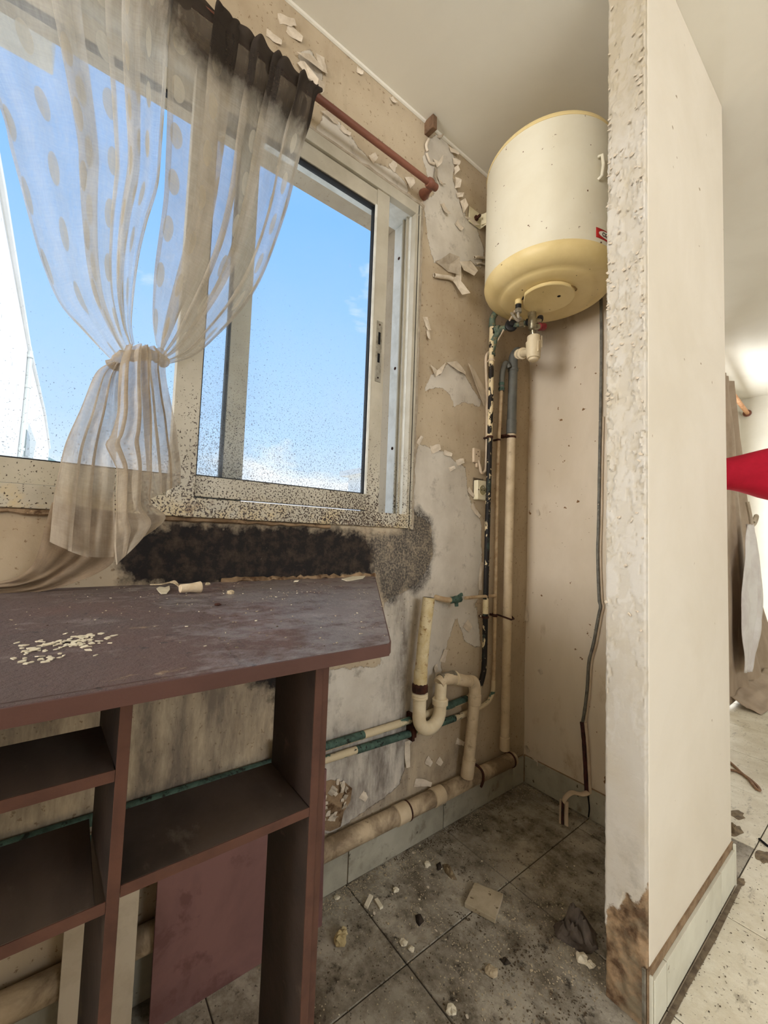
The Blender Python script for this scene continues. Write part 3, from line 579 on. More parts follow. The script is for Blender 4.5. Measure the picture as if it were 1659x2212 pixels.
struct('wall_far', MB().box(-.2, 4.2, 5.28, 5.4, 0, CEIL), white_wall)
struct('wall_right', MB().box(4.0, 4.2, -4.3, -1.1, 0, CEIL).box(4.0, 4.2, 2.1, 5.4, 0, CEIL).box(4.0, 4.2, -1.1, 2.1, 2.35, CEIL).box(4.0, 4.2, -1.1, 2.1, 0, 1.35), white_wall)
struct('wall_rear', MB().box(-.2, 4.2, -4.3, -4.1, 0, .6).box(-.2, 4.2, -4.3, -4.1, 2.4, CEIL).box(-.2, .3, -4.3, -4.1, .6, 2.4).box(1.65, 4.2, -4.3, -4.1, .6, 2.4), white_wall)
struct('wall_light_block', MB().box(1.66, 1.76, -4.1, .30, 0, CEIL), paint_alc)  # unseen wall added behind the photographer to block low light
struct('ceiling', MB().box(-.2, 4.2, -4.3, 5.4, CEIL, CEIL + .12), ceiling_paint)
struct('trim_cove', MB().tube([(.002, -1.9, CEIL - .001), (.002, 1.6, CEIL - .001)], .007, 8), ceiling_paint)

floor = struct('floor', MB().box(-.2, 4.2, -4.3, 5.4, -.08, -.0035), grout_m)
TS = .4055; xl = [0, .280] + [.280 + TS * k for k in range(1, 10)]; yl = [.705 + TS * k for k in range(-12, 12)]
base_mesh = {}
for i in range(len(xl) - 1):
    for j in range(len(yl) - 1):
        x0, x1, y0, y1 = xl[i], min(xl[i + 1], 4.0), yl[j], min(yl[j + 1], 5.28)
        if x1 - x0 < .05 or y1 - y0 < .05: continue
        w_, d_ = round(x1 - x0 - .0032, 4), round(y1 - y0 - .0032, 4)
        dirty = (x0 + x1) / 2 < .68 and y0 < 1.6
        key = (w_, d_, dirty)
        if key not in base_mesh:
            o = mesh_obj('tile', MB().box(-w_ / 2, w_ / 2, -d_ / 2, d_ / 2, -.012, 0), tile_dirty if dirty else tile_light, floor)
            base_mesh[key] = o
        else:
            o = base_mesh[key].copy(); COL.objects.link(o)
        if 'bevel' not in o.modifiers:
            b = o.modifiers.new('bevel', 'BEVEL'); b.width = .0015; b.segments = 1
        o.location = ((x0 + x1) / 2, (y0 + y1) / 2, random.uniform(-.0008, .0004)); o.rotation_euler = (random.uniform(-.002, .002), random.uniform(-.002, .002), 0)

def skirting(name, pieces, mat, mortar_box=None):
    s = struct(name, mortar_box, mortar)
    for p in pieces: mesh_obj('tile', MB().box(*p), mat, s, origin=((p[0] + p[1]) / 2, (p[2] + p[3]) / 2, p[4]), bevel=.001)
    return s
jy = [-1.5, -1.1, -.7, -.3, .1, .309, .7075, 1.105, 1.511, 1.59]
skirting('baseboard_left', [(.004, .011, a + .002, b - .002, .002, .108) for a, b in zip(jy, jy[1:])], base_tile, MB().box(-.001, .005, -1.5, 1.59, 0, .110))
jx = [.011, .283, .595]
skirting('baseboard_back', [(a + .0015, b - .0015, 1.591, 1.598, .002, .108) for a, b in zip(jx, jx[1:])], base_tile, MB().box(.004, .595, 1.597, 1.603, 0, .110))
jp = [1.031, 1.101, 1.513, 1.655]
skirting('baseboard_partition', [(.683, .691, a + .0015, b - .0015, .012, .108) for a, b in zip(jp, jp[1:])] + [(.6815, .689, 1.0235, 1.029, .0, .118), (.6845, .691, 1.658, 1.668, .006, .122)], base_tile_light, MB().box(.679, .6835, 1.022, 1.667, 0, .1265))
# black gap and metal corner strip at the partition's foot
mesh_obj('corner_strip', MB().box(.672, .679, 1.0155, 1.0195, 0, .13), steel, part, bevel=.001)
# line of grime caught along the partition's foot
def crumb(mb, c, s_, rr, flat=.5):
    k = rr.randint(4, 6); P = []
    for i in range(k):
        a = 2 * PI * i / k + rr.uniform(-.4, .4); q_ = s_ * rr.uniform(.55, 1); P.append(Vector((c[0] + q_ * math.cos(a), c[1] + q_ * math.sin(a), c[2])))
    top = [p + Vector((rr.uniform(-.2, .2) * s_, rr.uniform(-.2, .2) * s_, s_ * flat * rr.uniform(.5, 1.2))) for p in P]
    mb.add(P + top, [tuple(range(k)), tuple(range(2 * k - 1, k - 1, -1))] + [(i, (i + 1) % k, k + (i + 1) % k, k + i) for i in range(k)])
rr = random.Random(3); mb = MB()
mb.prism([(.691, 1.0, .0002), (.703, 1.0, .0002), (.701, 1.2, .0002), (.704, 1.4, .0002), (.700, 1.68, .0002), (.691, 1.68, .0002)], (0, 0, .0012))
for i in range(420):
    y = rr.uniform(1.0, 1.70); crumb(mb, (.693 + abs(rr.gauss(0, .005)), y, .0006), rr.uniform(.0008, .0026), rr)
mesh_obj('grime_line', mb, M('floor_grime', (124, 110, 90), (84, 72, 58), sc=40, bump=.4), floor, kind='stuff')

# ---- the sliding window
win = bpy.data.objects.new('window_1', None); COL.objects.link(win); win.location = (0, .08, WZ0); win['kind'] = 'structure'; ORG['window_1'] = Vector((0, .08, WZ0))
def frame_mb(x0, x1, y0, y1, z0, z1, l, r, b, t):
    return MB().box(x0, x1, y0, y1, z0, z0 + b).box(x0, x1, y0, y1, z1 - t, z1).box(x0, x1, y0, y0 + l, z0 + b, z1 - t).box(x0, x1, y1 - r, y1, z0 + b, z1 - t)
mesh_obj('outer_frame', frame_mb(-.012, .012, WY0, WY1 + .006, WZ0 - .004, WZ1 + .002, .03, .026, .046, .038), alu_m, win, bevel=.0015)
mesh_obj('outer_frame', frame_mb(-.105, -.0125, WY0, WY1, WZ0, WZ1, .02, .020, .040, .030), alu_white, win, bevel=.001)
mesh_obj('track_rib', MB().box(.0, .012, .897, .9005, WZ0 - .006, WZ1).box(.0125, .0135, .884, .8865, WZ0 + .04, WZ1 - .036).box(-.05, -.045, .8755, .885, WZ0 + .04, WZ1 - .03).box(-.030, -.026, .8755, .885, WZ0 + .04, WZ1 - .03), alu_m, win)
for zz in (1.33, 1.62, 2.03): mesh_obj('screw', MB().lathe([(.0055, 0), (.0055, .0015), (.003, .003)], (-.075, .8849, zz), (0, -1, 0), 10), rust, win)
def sash(nm, x0, x1, y0, y1, z0, z1, l, r, b, t):
    s = mesh_obj('sash', MB().box(x0, x1, y0 + l, y1 - r, z0, z0 + b).box(x0, x1, y0 + l, y1 - r, z1 - t, z1), alu_m, win, origin=((x0 + x1) / 2, (y0 + y1) / 2, z0), bevel=.0012, label=nm)
    mesh_obj('stile', MB().box(x0 - .001, x1 + .0025, y0, y0 + l, z0 - .006, z1 + .004), alu_m, s, origin=(x0, y0, z0), bevel=.0012)
    mesh_obj('stile', MB().box(x0 - .001, x1 + .0025, y1 - r, y1, z0 - .006, z1 + .004), alu_m, s, origin=(x0, y1, z0), bevel=.0012)
    mesh_obj('glass_pane', MB().box((x0 + x1) / 2 - .002, (x0 + x1) / 2 + .002, y0 + l, y1 - r, z0 + b, z1 - t), glass_m, s)
    q_ = .004; X0, X1 = (x0 + x1) / 2 - .007, (x0 + x1) / 2 + .009
    mesh_obj('gasket', frame_mb(X0, X1, y0 + l - .001, y1 - r + .001, z0 + b - .001, z1 - t + .001, q_, q_ + .004, q_, q_ + .004), gasket, s)
    return s
s1_ = sash('near sliding sash with speckled glass', -.022, .004, .172, .773, 1.098, 2.146, .056, .050, .050, .053)
sash('far sliding sash behind the voile', -.066, -.040, -.72, .352, 1.098, 2.146, .050, .050, .050, .053)
mesh_obj('edge_strip', MB().box(.004, .0075, .716, .7235, 1.148, 2.093), alu_white, s1_)
lt = mesh_obj('latch_plate', MB().box(.0064, .0088, .7385, .7605, 1.512, 1.712), steel, s1_, bevel=.0008)
mesh_obj('latch_slot', MB().box(.0086, .0092, .745, .754, 1.635, 1.675).box(.0086, .0092, .745, .754, 1.575, 1.605), dark_hole, s1_)
mesh_obj('latch_screw', MB().lathe([(.003, 0), (.003, .001)], (.0088, .7495, 1.70), (1, 0, 0), 8), rust, s1_)
mesh_obj('latch_screw', MB().lathe([(.003, 0), (.003, .001)], (.0088, .7495, 1.525), (1, 0, 0), 8), rust, s1_)
# rotten plaster ridges round the frame
rr = random.Random(5)
def ridge_path(a, b, n, amp): return [lerp(a, b, i / n) if i in (0, n) else tuple(c + rr.uniform(-amp, amp) * (k > 0) for k, c in enumerate(lerp(a, b, i / n))) for i in range(n + 1)]
struct('trim_window_plaster', MB().tube(ridge_path((.003, .918, 1.045), (.003, .918, 2.2), 50, .0015), [.006 + rr.uniform(-.002, .003) for _ in range(51)], 6).tube(ridge_path((.004, -.7, 2.194), (.004, .925, 2.194), 60, .002), [.007 + rr.uniform(-.002, .004) for _ in range(61)], 6), flake_back)
struct('trim_window_sill', MB().tube(ridge_path((.004, -.7, 1.042), (.004, .6, 1.042), 60, .002), [.005 + rr.uniform(-.002, .003) for _ in range(61)], 6), concrete)
# far room's french window behind the curtain
w2 = bpy.data.objects.new('window_2', None); COL.objects.link(w2); w2.location = (-.05, 4.32, 0); w2['kind'] = 'structure'; ORG['window_2'] = Vector((-.05, 4.32, 0))
mesh_obj('outer_frame', frame_mb(-.08, -.02, 3.7, 4.95, 0, 2.12, .05, .05, .06, .05).box(-.08, -.02, 4.30, 4.35, .06, 2.07), alu_white, w2)
for a, b in ((3.75, 4.30), (4.35, 4.90)): mesh_obj('glass_pane', MB().box(-.052, -.048, a, b, .06, 2.07), glass_m, w2)

# ================================================================== WORKTOP, SHELF UNIT, BOARDS
ZT = .893
wt = thing('worktop', 'stained burgundy worktop with an angled end under the window', 'worktop', (.34, .2, ZT - .013))
tp = [(.006, -.62), (.662, -.62), (.662, .309), (.655, .316), (.03, .752), (.006, .760)]
mesh_obj('slab', MB().prism([(x, y, ZT - .012) for x, y in tp], (0, 0, .012)), top_m, wt, bevel=.0008)
mesh_obj('edge_band', MB().box(.6622, .6645, -.62, .3085, ZT - .0145, ZT - .0002).prism([(.6632, .3085, ZT - .0145), (.6555, .3175, ZT - .0145), (.0305, .7535, ZT - .0145), (.0285, .7515, ZT - .0145), (.654, .3155, ZT - .0145), (.6615, .3085, ZT - .0145)], (0, 0, .0142)), edge_m, wt, bevel=.0006)
mesh_obj('inset_sheet', MB().prism([(.40, -.55, ZT), (.655, -.55, ZT), (.655, .135, ZT), (.40, .155, ZT)], (0, 0, .0007)), top_m, wt)

su = thing('shelf_unit', 'open brown shelf unit standing under the burgundy worktop', 'shelf unit', (.5, -.1, 0))
def panel(name, b, mat, edge=None):                    # board with a red-brown front edge as a sub-part
    o = mesh_obj(name, MB().box(*b), mat, su, origin=((b[0] + b[1]) / 2, (b[2] + b[3]) / 2, b[4]), bevel=.0006)
    if edge: mesh_obj('edge_band', MB().box(*edge), panel_edge, o, bevel=.0004)
    return o
ZU = ZT - .0148
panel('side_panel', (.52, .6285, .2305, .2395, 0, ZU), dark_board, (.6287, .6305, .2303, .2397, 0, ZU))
panel('side_panel', (.53, .6265, .2405, .2485, 0, ZU), panel_edge, (.6267, .6285, .2405, .2485, 0, ZU))
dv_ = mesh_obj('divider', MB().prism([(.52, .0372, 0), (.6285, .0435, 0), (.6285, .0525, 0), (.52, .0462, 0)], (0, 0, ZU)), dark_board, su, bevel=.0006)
mesh_obj('edge_band', MB().box(.6287, .6305, .0433, .0527, 0, ZU), panel_edge, dv_, bevel=.0004)
panel('side_panel', (.07, .6285, -.62, -.611, 0, ZU), board_m, (.6287, .6305, -.6202, -.6108, 0, ZU))  # unseen end panel, made full depth to block side light under the worktop
panel('shelf', (.521, .6285, .0529, .2301, .7085, .716), board_m, (.6287, .6300, .0529, .2301, .7065, .7162))
panel('shelf', (.503, .6285, -.6105, .0356, .7005, .708), board_m, (.6287, .6300, -.6105, .0431, .6985, .7082))
panel('shelf', (.530, .6285, -.6105, .0428, .806, .814), board_m, (.6287, .6300, -.6105, .0431, .8045, .8142))
panel('bottom_board', (.53, .6285, -.6105, .2301, .02, .03), board_m)

solo('pink_board', MB().obox((.071, .388, .195), (.0035, 0, 0), (0, .198, 0), (-.005, 0, .195)), pink_m, 'faded pink board leaning on the wall under the worktop', 'board', bevel=.001)
solo('pale_board', MB().obox((.070, .098, .19), (.003, 0, 0), (0, .060, 0), (-.005, 0, .19)), pale_board, 'narrow pale board leaning on the wall left of the pink board', 'board', bevel=.001)
solo('torn_sheet', MB().prism([(0.03,0.4467,0.4853),(0.03,0.5249,0.4764),(0.03,0.5539,0.3957),(0.03,0.5171,0.3711),(0.03,0.4511,0.4036)], (.002, 0, 0)), board_m, 'dark torn scrap of sheet against the wall behind the shelf', 'scrap')

kb = thing('light_block_cabinet', 'unseen brown cabinet added left of the worktop to block side light', 'cabinet', (.39, -.97, 0))  # out-of-view cabinet, added to keep side light from under the worktop
mesh_obj('body', MB().box(.07, .70, -1.30, -.64, .06, .88), board_m, kb, bevel=.002)
for a_, b_ in ((-1.297, -.973), (-.967, -.643)):
    d_ = mesh_obj('door', MB().box(.7005, .718, a_, b_, .07, .875), edge_m, kb, origin=(.7, a_, .07), bevel=.002)
    mesh_obj('handle', MB().tube([(.718, (a_ + b_) / 2 - .05, .80), (.735, (a_ + b_) / 2 - .045, .80), (.735, (a_ + b_) / 2 + .045, .80), (.718, (a_ + b_) / 2 + .05, .80)], .005, 8), steel, d_)
mesh_obj('top', MB().box(.07, .72, -1.31, -.632, .881, .90), top_m, kb, bevel=.002)
mesh_obj('plinth', MB().box(.10, .66, -1.28, -.66, 0, .06), board_m, kb)

# ================================================================== WATER HEATER
hx, hy, HR = .255, 1.315, .222
wh = thing('water_heater', 'cream cylindrical water heater hung high in the corner under the ceiling', 'water heater', (hx, hy, 1.87))
mesh_obj('tank', MB().lathe([(HR - .02, 1.957), (HR, 1.9575), (HR, 2.366), (HR - .002, 2.372)], (hx, hy, 0), n=96), enamel, wh, smooth=True)
mesh_obj('top_cap', MB().lathe([(HR + .0012, 2.366), (HR + .0015, 2.374), (HR - .004, 2.384), (HR - .03, 2.392), (0, 2.394)], (hx, hy, 0), n=96), cream_plastic, wh, smooth=True)
bc_ = mesh_obj('bottom_cover', MB().lathe([(HR + .0012, 1.9565), (HR + .0015, 1.951), (HR - .001, 1.941), (HR - .006, 1.930), (HR - .016, 1.919), (HR - .030, 1.911), (HR - .046, 1.907), (HR - .056, 1.9055), (HR - .060, 1.902), (HR - .066, 1.898), (HR - .085, 1.894), (.06, 1.890), (0, 1.890)], (hx, hy, 0), n=96), cream_plastic, wh, smooth=True)
dcx, dcy, dr = .270, 1.290, .090
cp = []
nd = Vector((-.80, -.60)); 
for k in range(72):
    a = 2 * PI * k / 72; p = Vector((math.cos(a), math.sin(a))) * dr; q_ = p.dot(nd)
    if q_ > .080: p -= nd * (q_ - .080)
    cp.append((dcx + p.x, dcy + p.y, 1.878))
mesh_obj('access_disc', MB().prism(cp, (0, 0, .0125)), cream_plastic, wh, bevel=.003, smooth=True)
mesh_obj('screw_hole', MB().lathe([(.0055, 0), (.0055, .002)], (.308, 1.30, 1.8768), n=16), dark_hole, wh)
mesh_obj('disc_clip', MB().tube([(.355, 1.325, 1.886), (.362, 1.318, 1.884), (.364, 1.300, 1.884), (.358, 1.285, 1.885)], .0022, 8), M('clip_brown', (140, 112, 66), bump=0), wh)
mesh_obj('vent_slots', MB().box(.205, .218, 1.232, 1.2345, 1.884, 1.8895).box(.212, .226, 1.226, 1.2285, 1.884, 1.8895), dark_hole, wh)
# badge wrapped on the tank, partly behind the partition
def on_tank(a, z_, off): return (hx + (HR + off) * math.cos(a), hy + (HR + off) * math.sin(a), z_)
ba = math.radians(-15.5)
def tank_patch(a0, a1, z0, z1, off, corner=0):
    return MB().grid(lambda u, v: on_tank(a0 + (a1 - a0) * u, z0 + (z1 - z0) * v, off), 10, 4)
bd_ = mesh_obj('badge', tank_patch(ba - .085, ba + .30, 1.972, 2.004, .0008), red_m, wh, smooth=True, solid=.001)
mesh_obj('badge_oval', MB().grid(lambda u, v: on_tank(ba + .115 + .155 * (.15 + .85 * v) * math.cos(2 * PI * u), 1.988 + .0115 * (.15 + .85 * v) * math.sin(2 * PI * u), .0017), 40, 3), white_m, bd_)
def badge_stroke(pts): return MB().tube([on_tank(ba + a, 1.988 + z_, .0021) for a, z_ in pts], .0011, 6)
mesh_obj('badge_letter', badge_stroke([(.055 + .028 * math.cos(t), .0055 * math.sin(t)) for t in [.9 + .3 * k for k in range(16)]]), ink, bd_)
mesh_obj('badge_letter', badge_stroke([(.105 + .026 * math.cos(t), .0055 * math.sin(t)) for t in [.0 + .3 * k for k in range(20)]]), ink, bd_)
# brackets to the window wall
for zz in (2.30,):
    br_ = mesh_obj('bracket', MB().box(.002, .006, 1.165, 1.235, zz - .03, zz + .032).box(.002, .05, 1.235, 1.239, zz - .026, zz + .026).obox((.045, 1.24, zz), (.03, .012, 0), (-.001, .0025, 0), (0, 0, .022)), socket_m, wh, bevel=.001)
    mesh_obj('bolt', MB().lathe([(.011, 0), (.011, .006), (.006, .006), (.006, .022), (.003, .022)], (.006, 1.205, zz), (1, 0, 0), 6), rust, br_)
mesh_obj('lifting_lug', MB().tube([on_tank(math.radians(-19), 2.235, .002), on_tank(math.radians(-18), 2.232, .014), on_tank(math.radians(-17.5), 2.20, .016), on_tank(math.radians(-18), 2.165, .012), on_tank(math.radians(-19), 2.16, .002)], .005, 8), enamel, wh, smooth=True)
for c, cm in (((.188, 1.237), 0), ((.180, 1.342), 1)):
    mesh_obj('inlet_stub', MB().lathe([(.0115, 0), (.0125, -.004), (.0125, -.017), (.010, -.018)], (c[0], c[1], 1.893)), cream_plastic, wh, smooth=True)

# ---- connections
fh = thing('flexible_hose', 'grey hose curving from the pipe elbow up to the heater stub', 'hose', (.12, 1.25, 1.80))
mesh_obj('hose', MB().tube(smooth_path([(0.045,1.3371,1.9583), (0.075,1.3209,1.9373), (0.115,1.2958,1.8995), (0.15,1.2735,1.8547), (0.172,1.2624,1.831), (0.186,1.2547,1.8312), (.188, 1.237, 1.832), (.188, 1.237, 1.862)], 6), .0052, 10), hose_m, fh, smooth=True)
mesh_obj('nut', MB().lathe([(.011, 0), (.013, .003), (.013, .013), (.010, .016)], (.188, 1.237, 1.845), n=6), steel, fh)
mesh_obj('collar', MB().lathe([(.0105, 0), (.0105, .014)], (.188, 1.237, 1.8605), n=20), black_plastic, fh, smooth=True)
mesh_obj('nut', MB().lathe([(.010, 0), (.0115, .002), (.0115, .012), (.009, .015)], (0.04,1.3078,1.9494), (1, .1, 0), 6), steel, fh)

hp = thing('hot_water_pipe', 'vertical pipe with flaking cream paint over black iron', 'pipe', (.03, 1.29, .42))
xp, yp = .03, 1.291
mesh_obj('upper_length', MB().tube([(xp, yp, 1.425), (xp, yp + .001, 1.60), (xp, yp - .001, 1.77), (xp, yp, 1.895)], .0105, 14), flaking_black, hp, smooth=True)
mesh_obj('lower_length', MB().tube(smooth_path([(xp, yp, 1.43), (xp, yp - .002, 1.1), (xp, yp - .004, .8), (xp, yp - .004, .56), (xp - .003, yp - .008, .50), (xp - .006, yp - .03, .452), (xp - .008, yp - .07, .432)], 5), .0105, 14), black_pipe, hp, smooth=True)
for a_, b_ in (((xp, yp - .0035, .735), (xp, yp - .0035, .79)), ((xp, yp, 1.79), (xp, yp, 1.84))): mesh_obj('cream_patch', MB().tube([a_, b_], .0112, 14), stand_pipe, hp, smooth=True)
mesh_obj('elbow', MB().tube(smooth_path([(xp, yp, 1.885), (xp, yp, 1.905), (xp + .006, yp, 1.916), (0.042,1.3111,1.9498)], 5), .0125, 12).lathe([(.0135, 0), (.0145, .003), (.0145, .010), (.0125, .013)], (xp, yp, 1.872), n=8), brass_green, hp, smooth=True)
for zz in (1.425, 1.735):
    mesh_obj('pipe_clip', MB().lathe([(.0125, -.004), (.0135, -.003), (.0135, .003), (.0125, .004)], (xp, yp, zz), n=16).box(.0, .03, yp - .004, yp + .004, zz - .003, zz + .003), rust if zz < 1.5 else trunk_m, hp)
for zz in (.722,):
    mesh_obj('pipe_clip', MB().lathe([(.0125, -.004), (.0135, -.003), (.0135, .003), (.0125, .004)], (xp, yp - .004, zz), n=16).box(.0, .03, yp - .008, yp, zz - .003, zz + .003), rust, hp)

cpp = thing('copper_pipe', 'thin painted copper pipe between the black pipe and the drain pipe', 'pipe', (.026, 1.357, .43))
mesh_obj('pipe', MB().tube(smooth_path([(.026, 1.365, 1.655), (.026, 1.363, 1.60), (.026, 1.358, 1.5), (.024, 1.352, 1.3), (.024, 1.353, .9), (.024, 1.354, .55), (.022, 1.355, .46)], 4), .0072, 12), copper_paint, cpp, smooth=True)
mesh_obj('loop', MB().tube(smooth_path([(.026, 1.365, 1.63), (.026, 1.367, 1.70), (.028, 1.380, 1.745), (.03, 1.392, 1.752), (.034, 1.40, 1.735)], 5), .011, 10), grey_pvc, cpp, smooth=True)
mesh_obj('joint', MB().lathe([(.009, 0), (.0125, .004), (.0125, .014), (.010, .016), (.010, .022), (.012, .025), (.012, .034), (.008, .038)], (.026, 1.3645, 1.63), n=8), green_bare, cpp)
mesh_obj('pipe_clip', MB().lathe([(.009, -.003), (.010, 0), (.009, .004)], (.024, 1.352, 1.425), n=12).box(0, .024, 1.349, 1.356, 1.423, 1.43), rust, cpp)
mesh_obj('pipe_clip', MB().lathe([(.009, -.006), (.0115, 0), (.009, .006)], (.024, 1.3535, .722), n=12).box(0, .024, 1.350, 1.357, .718, .726), rust, cpp)
mesh_obj('corroded_bend', MB().tube(smooth_path([(.022, 1.355, .47), (.022, 1.353, .425), (.021, 1.33, .395), (.02, 1.29, .383), (.02, 1.24, .380)], 5), .0085, 10), green_pipe, cpp, smooth=True)

dp = thing('drain_pipe', 'vertical drain pipe, grey plastic above and cream below, in the corner', 'pipe', (.034, 1.426, .15))
dx, dy = .034, 1.428
mesh_obj('grey_length', MB().tube([(dx, dy - .003, 1.46), (dx, dy, 1.62), (dx, dy + .002, 1.76)], .0185, 20), grey_pvc, dp, smooth=True)
mesh_obj('grey_sleeve', MB().lathe([(.0185, 0), (.0205, .001), (.0205, .058), (.0185, .060)], (dx, dy - .003, 1.462), n=24), grey_pvc, dp, smooth=True)
mesh_obj('grey_elbow', MB().tube(smooth_path([(dx, dy + .002, 1.735), (dx, dy + .002, 1.785), (dx + .018, dy + .001, 1.806), (0.085,1.3887,1.773)], 5), .0195, 16).lathe([(.0195, 0), (.0215, .002), (.0215, .012), (.0195, .014)], (dx, dy + .002, 1.728), n=24), grey_pvc, dp, smooth=True)
mesh_obj('lower_length', MB().tube([(dx, dy - .003, 1.47), (dx, dy - .006, 1.1), (dx, dy - .008, .7), (dx - .001, dy - .008, .235)], .0175, 20), cream_pipe, dp, smooth=True)
mesh_obj('joint', MB().lathe([(.0175, 0), (.0195, .002), (.0195, .050), (.0175, .052)], (dx - .001, dy - .008, .19), n=24), cream_pipe, dp, smooth=True)
mesh_obj('pipe_clip', MB().lathe([(.0185, -.004), (.0195, -.003), (.0195, .004), (.0185, .005)], (dx, dy - .003, 1.447), n=20).box(0, .04, dy - .05, dy - .015, 1.446, 1.452), rust, dp)
mesh_obj('pipe_clip', MB().tube([(.0, dy - .06, .724), (.02, dy - .04, .718), (.045, dy - .03, .712), (.056, dy - .012, .705), (.054, dy + .008, .706), (.04, dy + .014, .712)], .0035, 8), rust, dp, smooth=True)

# safety group and siphon
sv = thing('safety_valve', 'brass safety valve with a red knob under the water heater', 'valve', (.15, 1.34, 1.80))
A_, B_ = Vector((0.045,1.304,1.8615)), Vector((0.19,1.3236,1.8439))
ax_ = (B_ - A_).normalized()
mesh_obj('tee', MB().tube([(xp, yp, 1.815), A_ + ax_ * .02, A_ + ax_ * .045], [.012, .012, .011], 12).lathe([(.0145, -.006), (.016, -.003), (.016, .018), (.0145, .020)], A_ - ax_ * .008, ax_, 8), brass_green, sv, smooth=True)
mesh_obj('tee', MB().lathe([(.0135, 0), (.0135, .012), (.011, .014)], (xp, yp + .002, 1.755), n=8).tube([(xp, yp + .002, 1.765), A_ - Vector((0, 0, .012))], .010, 10), brass_green, sv, smooth=True)
W_ = A_.lerp(B_, .40)
mesh_obj('stop_wheel', MB().lathe([(.006, -.004), (.021, -.003), (.024, .001), (.024, .010), (.020, .013), (.010, .013), (.009, .020), (.002, .021)], W_, (.75, -.62, .1), 20), black_plastic, sv, smooth=True)
mesh_obj('pipe_run', MB().tube([A_ + ax_ * .03, B_], .009, 12), brass_green, sv, smooth=True)
mesh_obj('nut', MB().lathe([(.012, -.008), (.0145, -.006), (.0145, .010), (.012, .012)], A_.lerp(B_, .72), ax_, 6), chrome, sv)
mesh_obj('nut', MB().lathe([(.011, -.003), (.013, -.002), (.013, .007), (.011, .008)], A_.lerp(B_, .86), ax_, 6), black_plastic, sv)
mesh_obj('valve_body', MB().lathe([(.010, -.030), (.0145, -.026), (.0155, -.008), (.017, 0), (.0165, .012), (.013, .018), (.013, .03), (.011, .045)], B_ + Vector((0, 0, -.006)), (0, 0, 1), 20).tube([B_, B_ + Vector((.012, .03, .004))], .012, 12), chrome, sv, smooth=True)
mesh_obj('union_nut', MB().lathe([(.014, 0), (.0165, .002), (.0165, .014), (.013, .016)], B_ + Vector((-.004, .002, .020)), (0, 0, 1), 6).tube([B_ + Vector((-.004, .002, .03)), (.180, 1.342, 1.885)], .009, 10), chrome, sv)
C0, C1 = Vector((0.2,1.3327,1.8216)), Vector((0.225,1.3915,1.8323))
kd = (C1 - C0).normalized()
mesh_obj('outlet_cap', MB().lathe([(.0125, 0), (.0135, .003), (.0135, .010), (.011, .012)], Vector((0.2,1.3503,1.8584)), kd, 16), black_plastic, sv, smooth=True)
mesh_obj('knob_stem', MB().tube([C0 - kd * .004, C0 + kd * .014], .0105, 14), chrome, sv, smooth=True)
mesh_obj('red_knob', MB().lathe([(.010, .012), (.0135, .014), (.0135, .034), (.0125, .038), (.004, .039)], C0, kd, 16), red_knob_m, sv, smooth=True, label='faded red plastic knob')
ST = Vector((0.19,1.3341,1.7902))
mesh_obj('outlet_pipe', MB().tube([B_ - Vector((0, 0, .02)), ST - Vector((0, 0, .012))], .0085, 12), chrome, sv, smooth=True)
sp_ = thing('siphon_cup', 'ivory plastic siphon cup hanging below the safety valve', 'siphon', tuple(ST - Vector((0, 0, .10))))
mesh_obj('collar', MB().lathe([(.021, 0), (.0235, -.002), (.024, -.022), (.0215, -.028)], ST, n=24), siphon_m, sp_, smooth=True)
mesh_obj('cup', MB().lathe([(.0265, -.026), (.0285, -.025), (.0275, -.040), (.0245, -.083), (.0225, -.086)], ST, n=28), siphon_m, sp_, smooth=True)
mesh_obj('spout', MB().lathe([(.0175, -.080), (.0175, -.094), (.015, -.096)], ST, n=24), siphon_m, sp_, smooth=True)
mesh_obj('rib', MB().box(ST.x + .0225, ST.x + .0275, ST.y - .012, ST.y - .006, ST.z - .070, ST.z - .030).box(ST.x + .0265, ST.x + .0285, ST.y + .008, ST.y + .013, ST.z - .05, ST.z - .005), siphon_m, sp_, bevel=.001)
S0 = ST + Vector((-.02, 0, -.056)); S1 = Vector((0.085,1.3887,1.773))
mesh_obj('side_arm', MB().tube([S0 + Vector((.008, 0, 0)), S0.lerp(S1, .35), S0.lerp(S1, 1.05)], .0155, 18), siphon_m, sp_, smooth=True)
mesh_obj('union_ring', MB().lathe([(.0165, 0), (.0215, .001), (.0225, .006), (.0215, .013), (.017, .014)], S0.lerp(S1, .52), (S1 - S0).normalized(), 24), siphon_m, sp_, smooth=True)
mesh_obj('union_ring', MB().lathe([(.0165, 0), (.0195, .001), (.0195, .008), (.017, .009)], S0.lerp(S1, .86), (S1 - S0).normalized(), 24), siphon_m, sp_, smooth=True)
ct = solo('capillary_tube', MB().tube(smooth_path([(0.15,1.2698,1.8803), (0.12,1.2952,1.8806), (0.06,1.3084,1.8382), (0.035,1.3044,1.7966), (0.022,1.325,1.7807)], 5), .0042, 8), trunk_m, 'thin painted tube slanting from the heater down to the black pipe', 'tube', smooth=True)

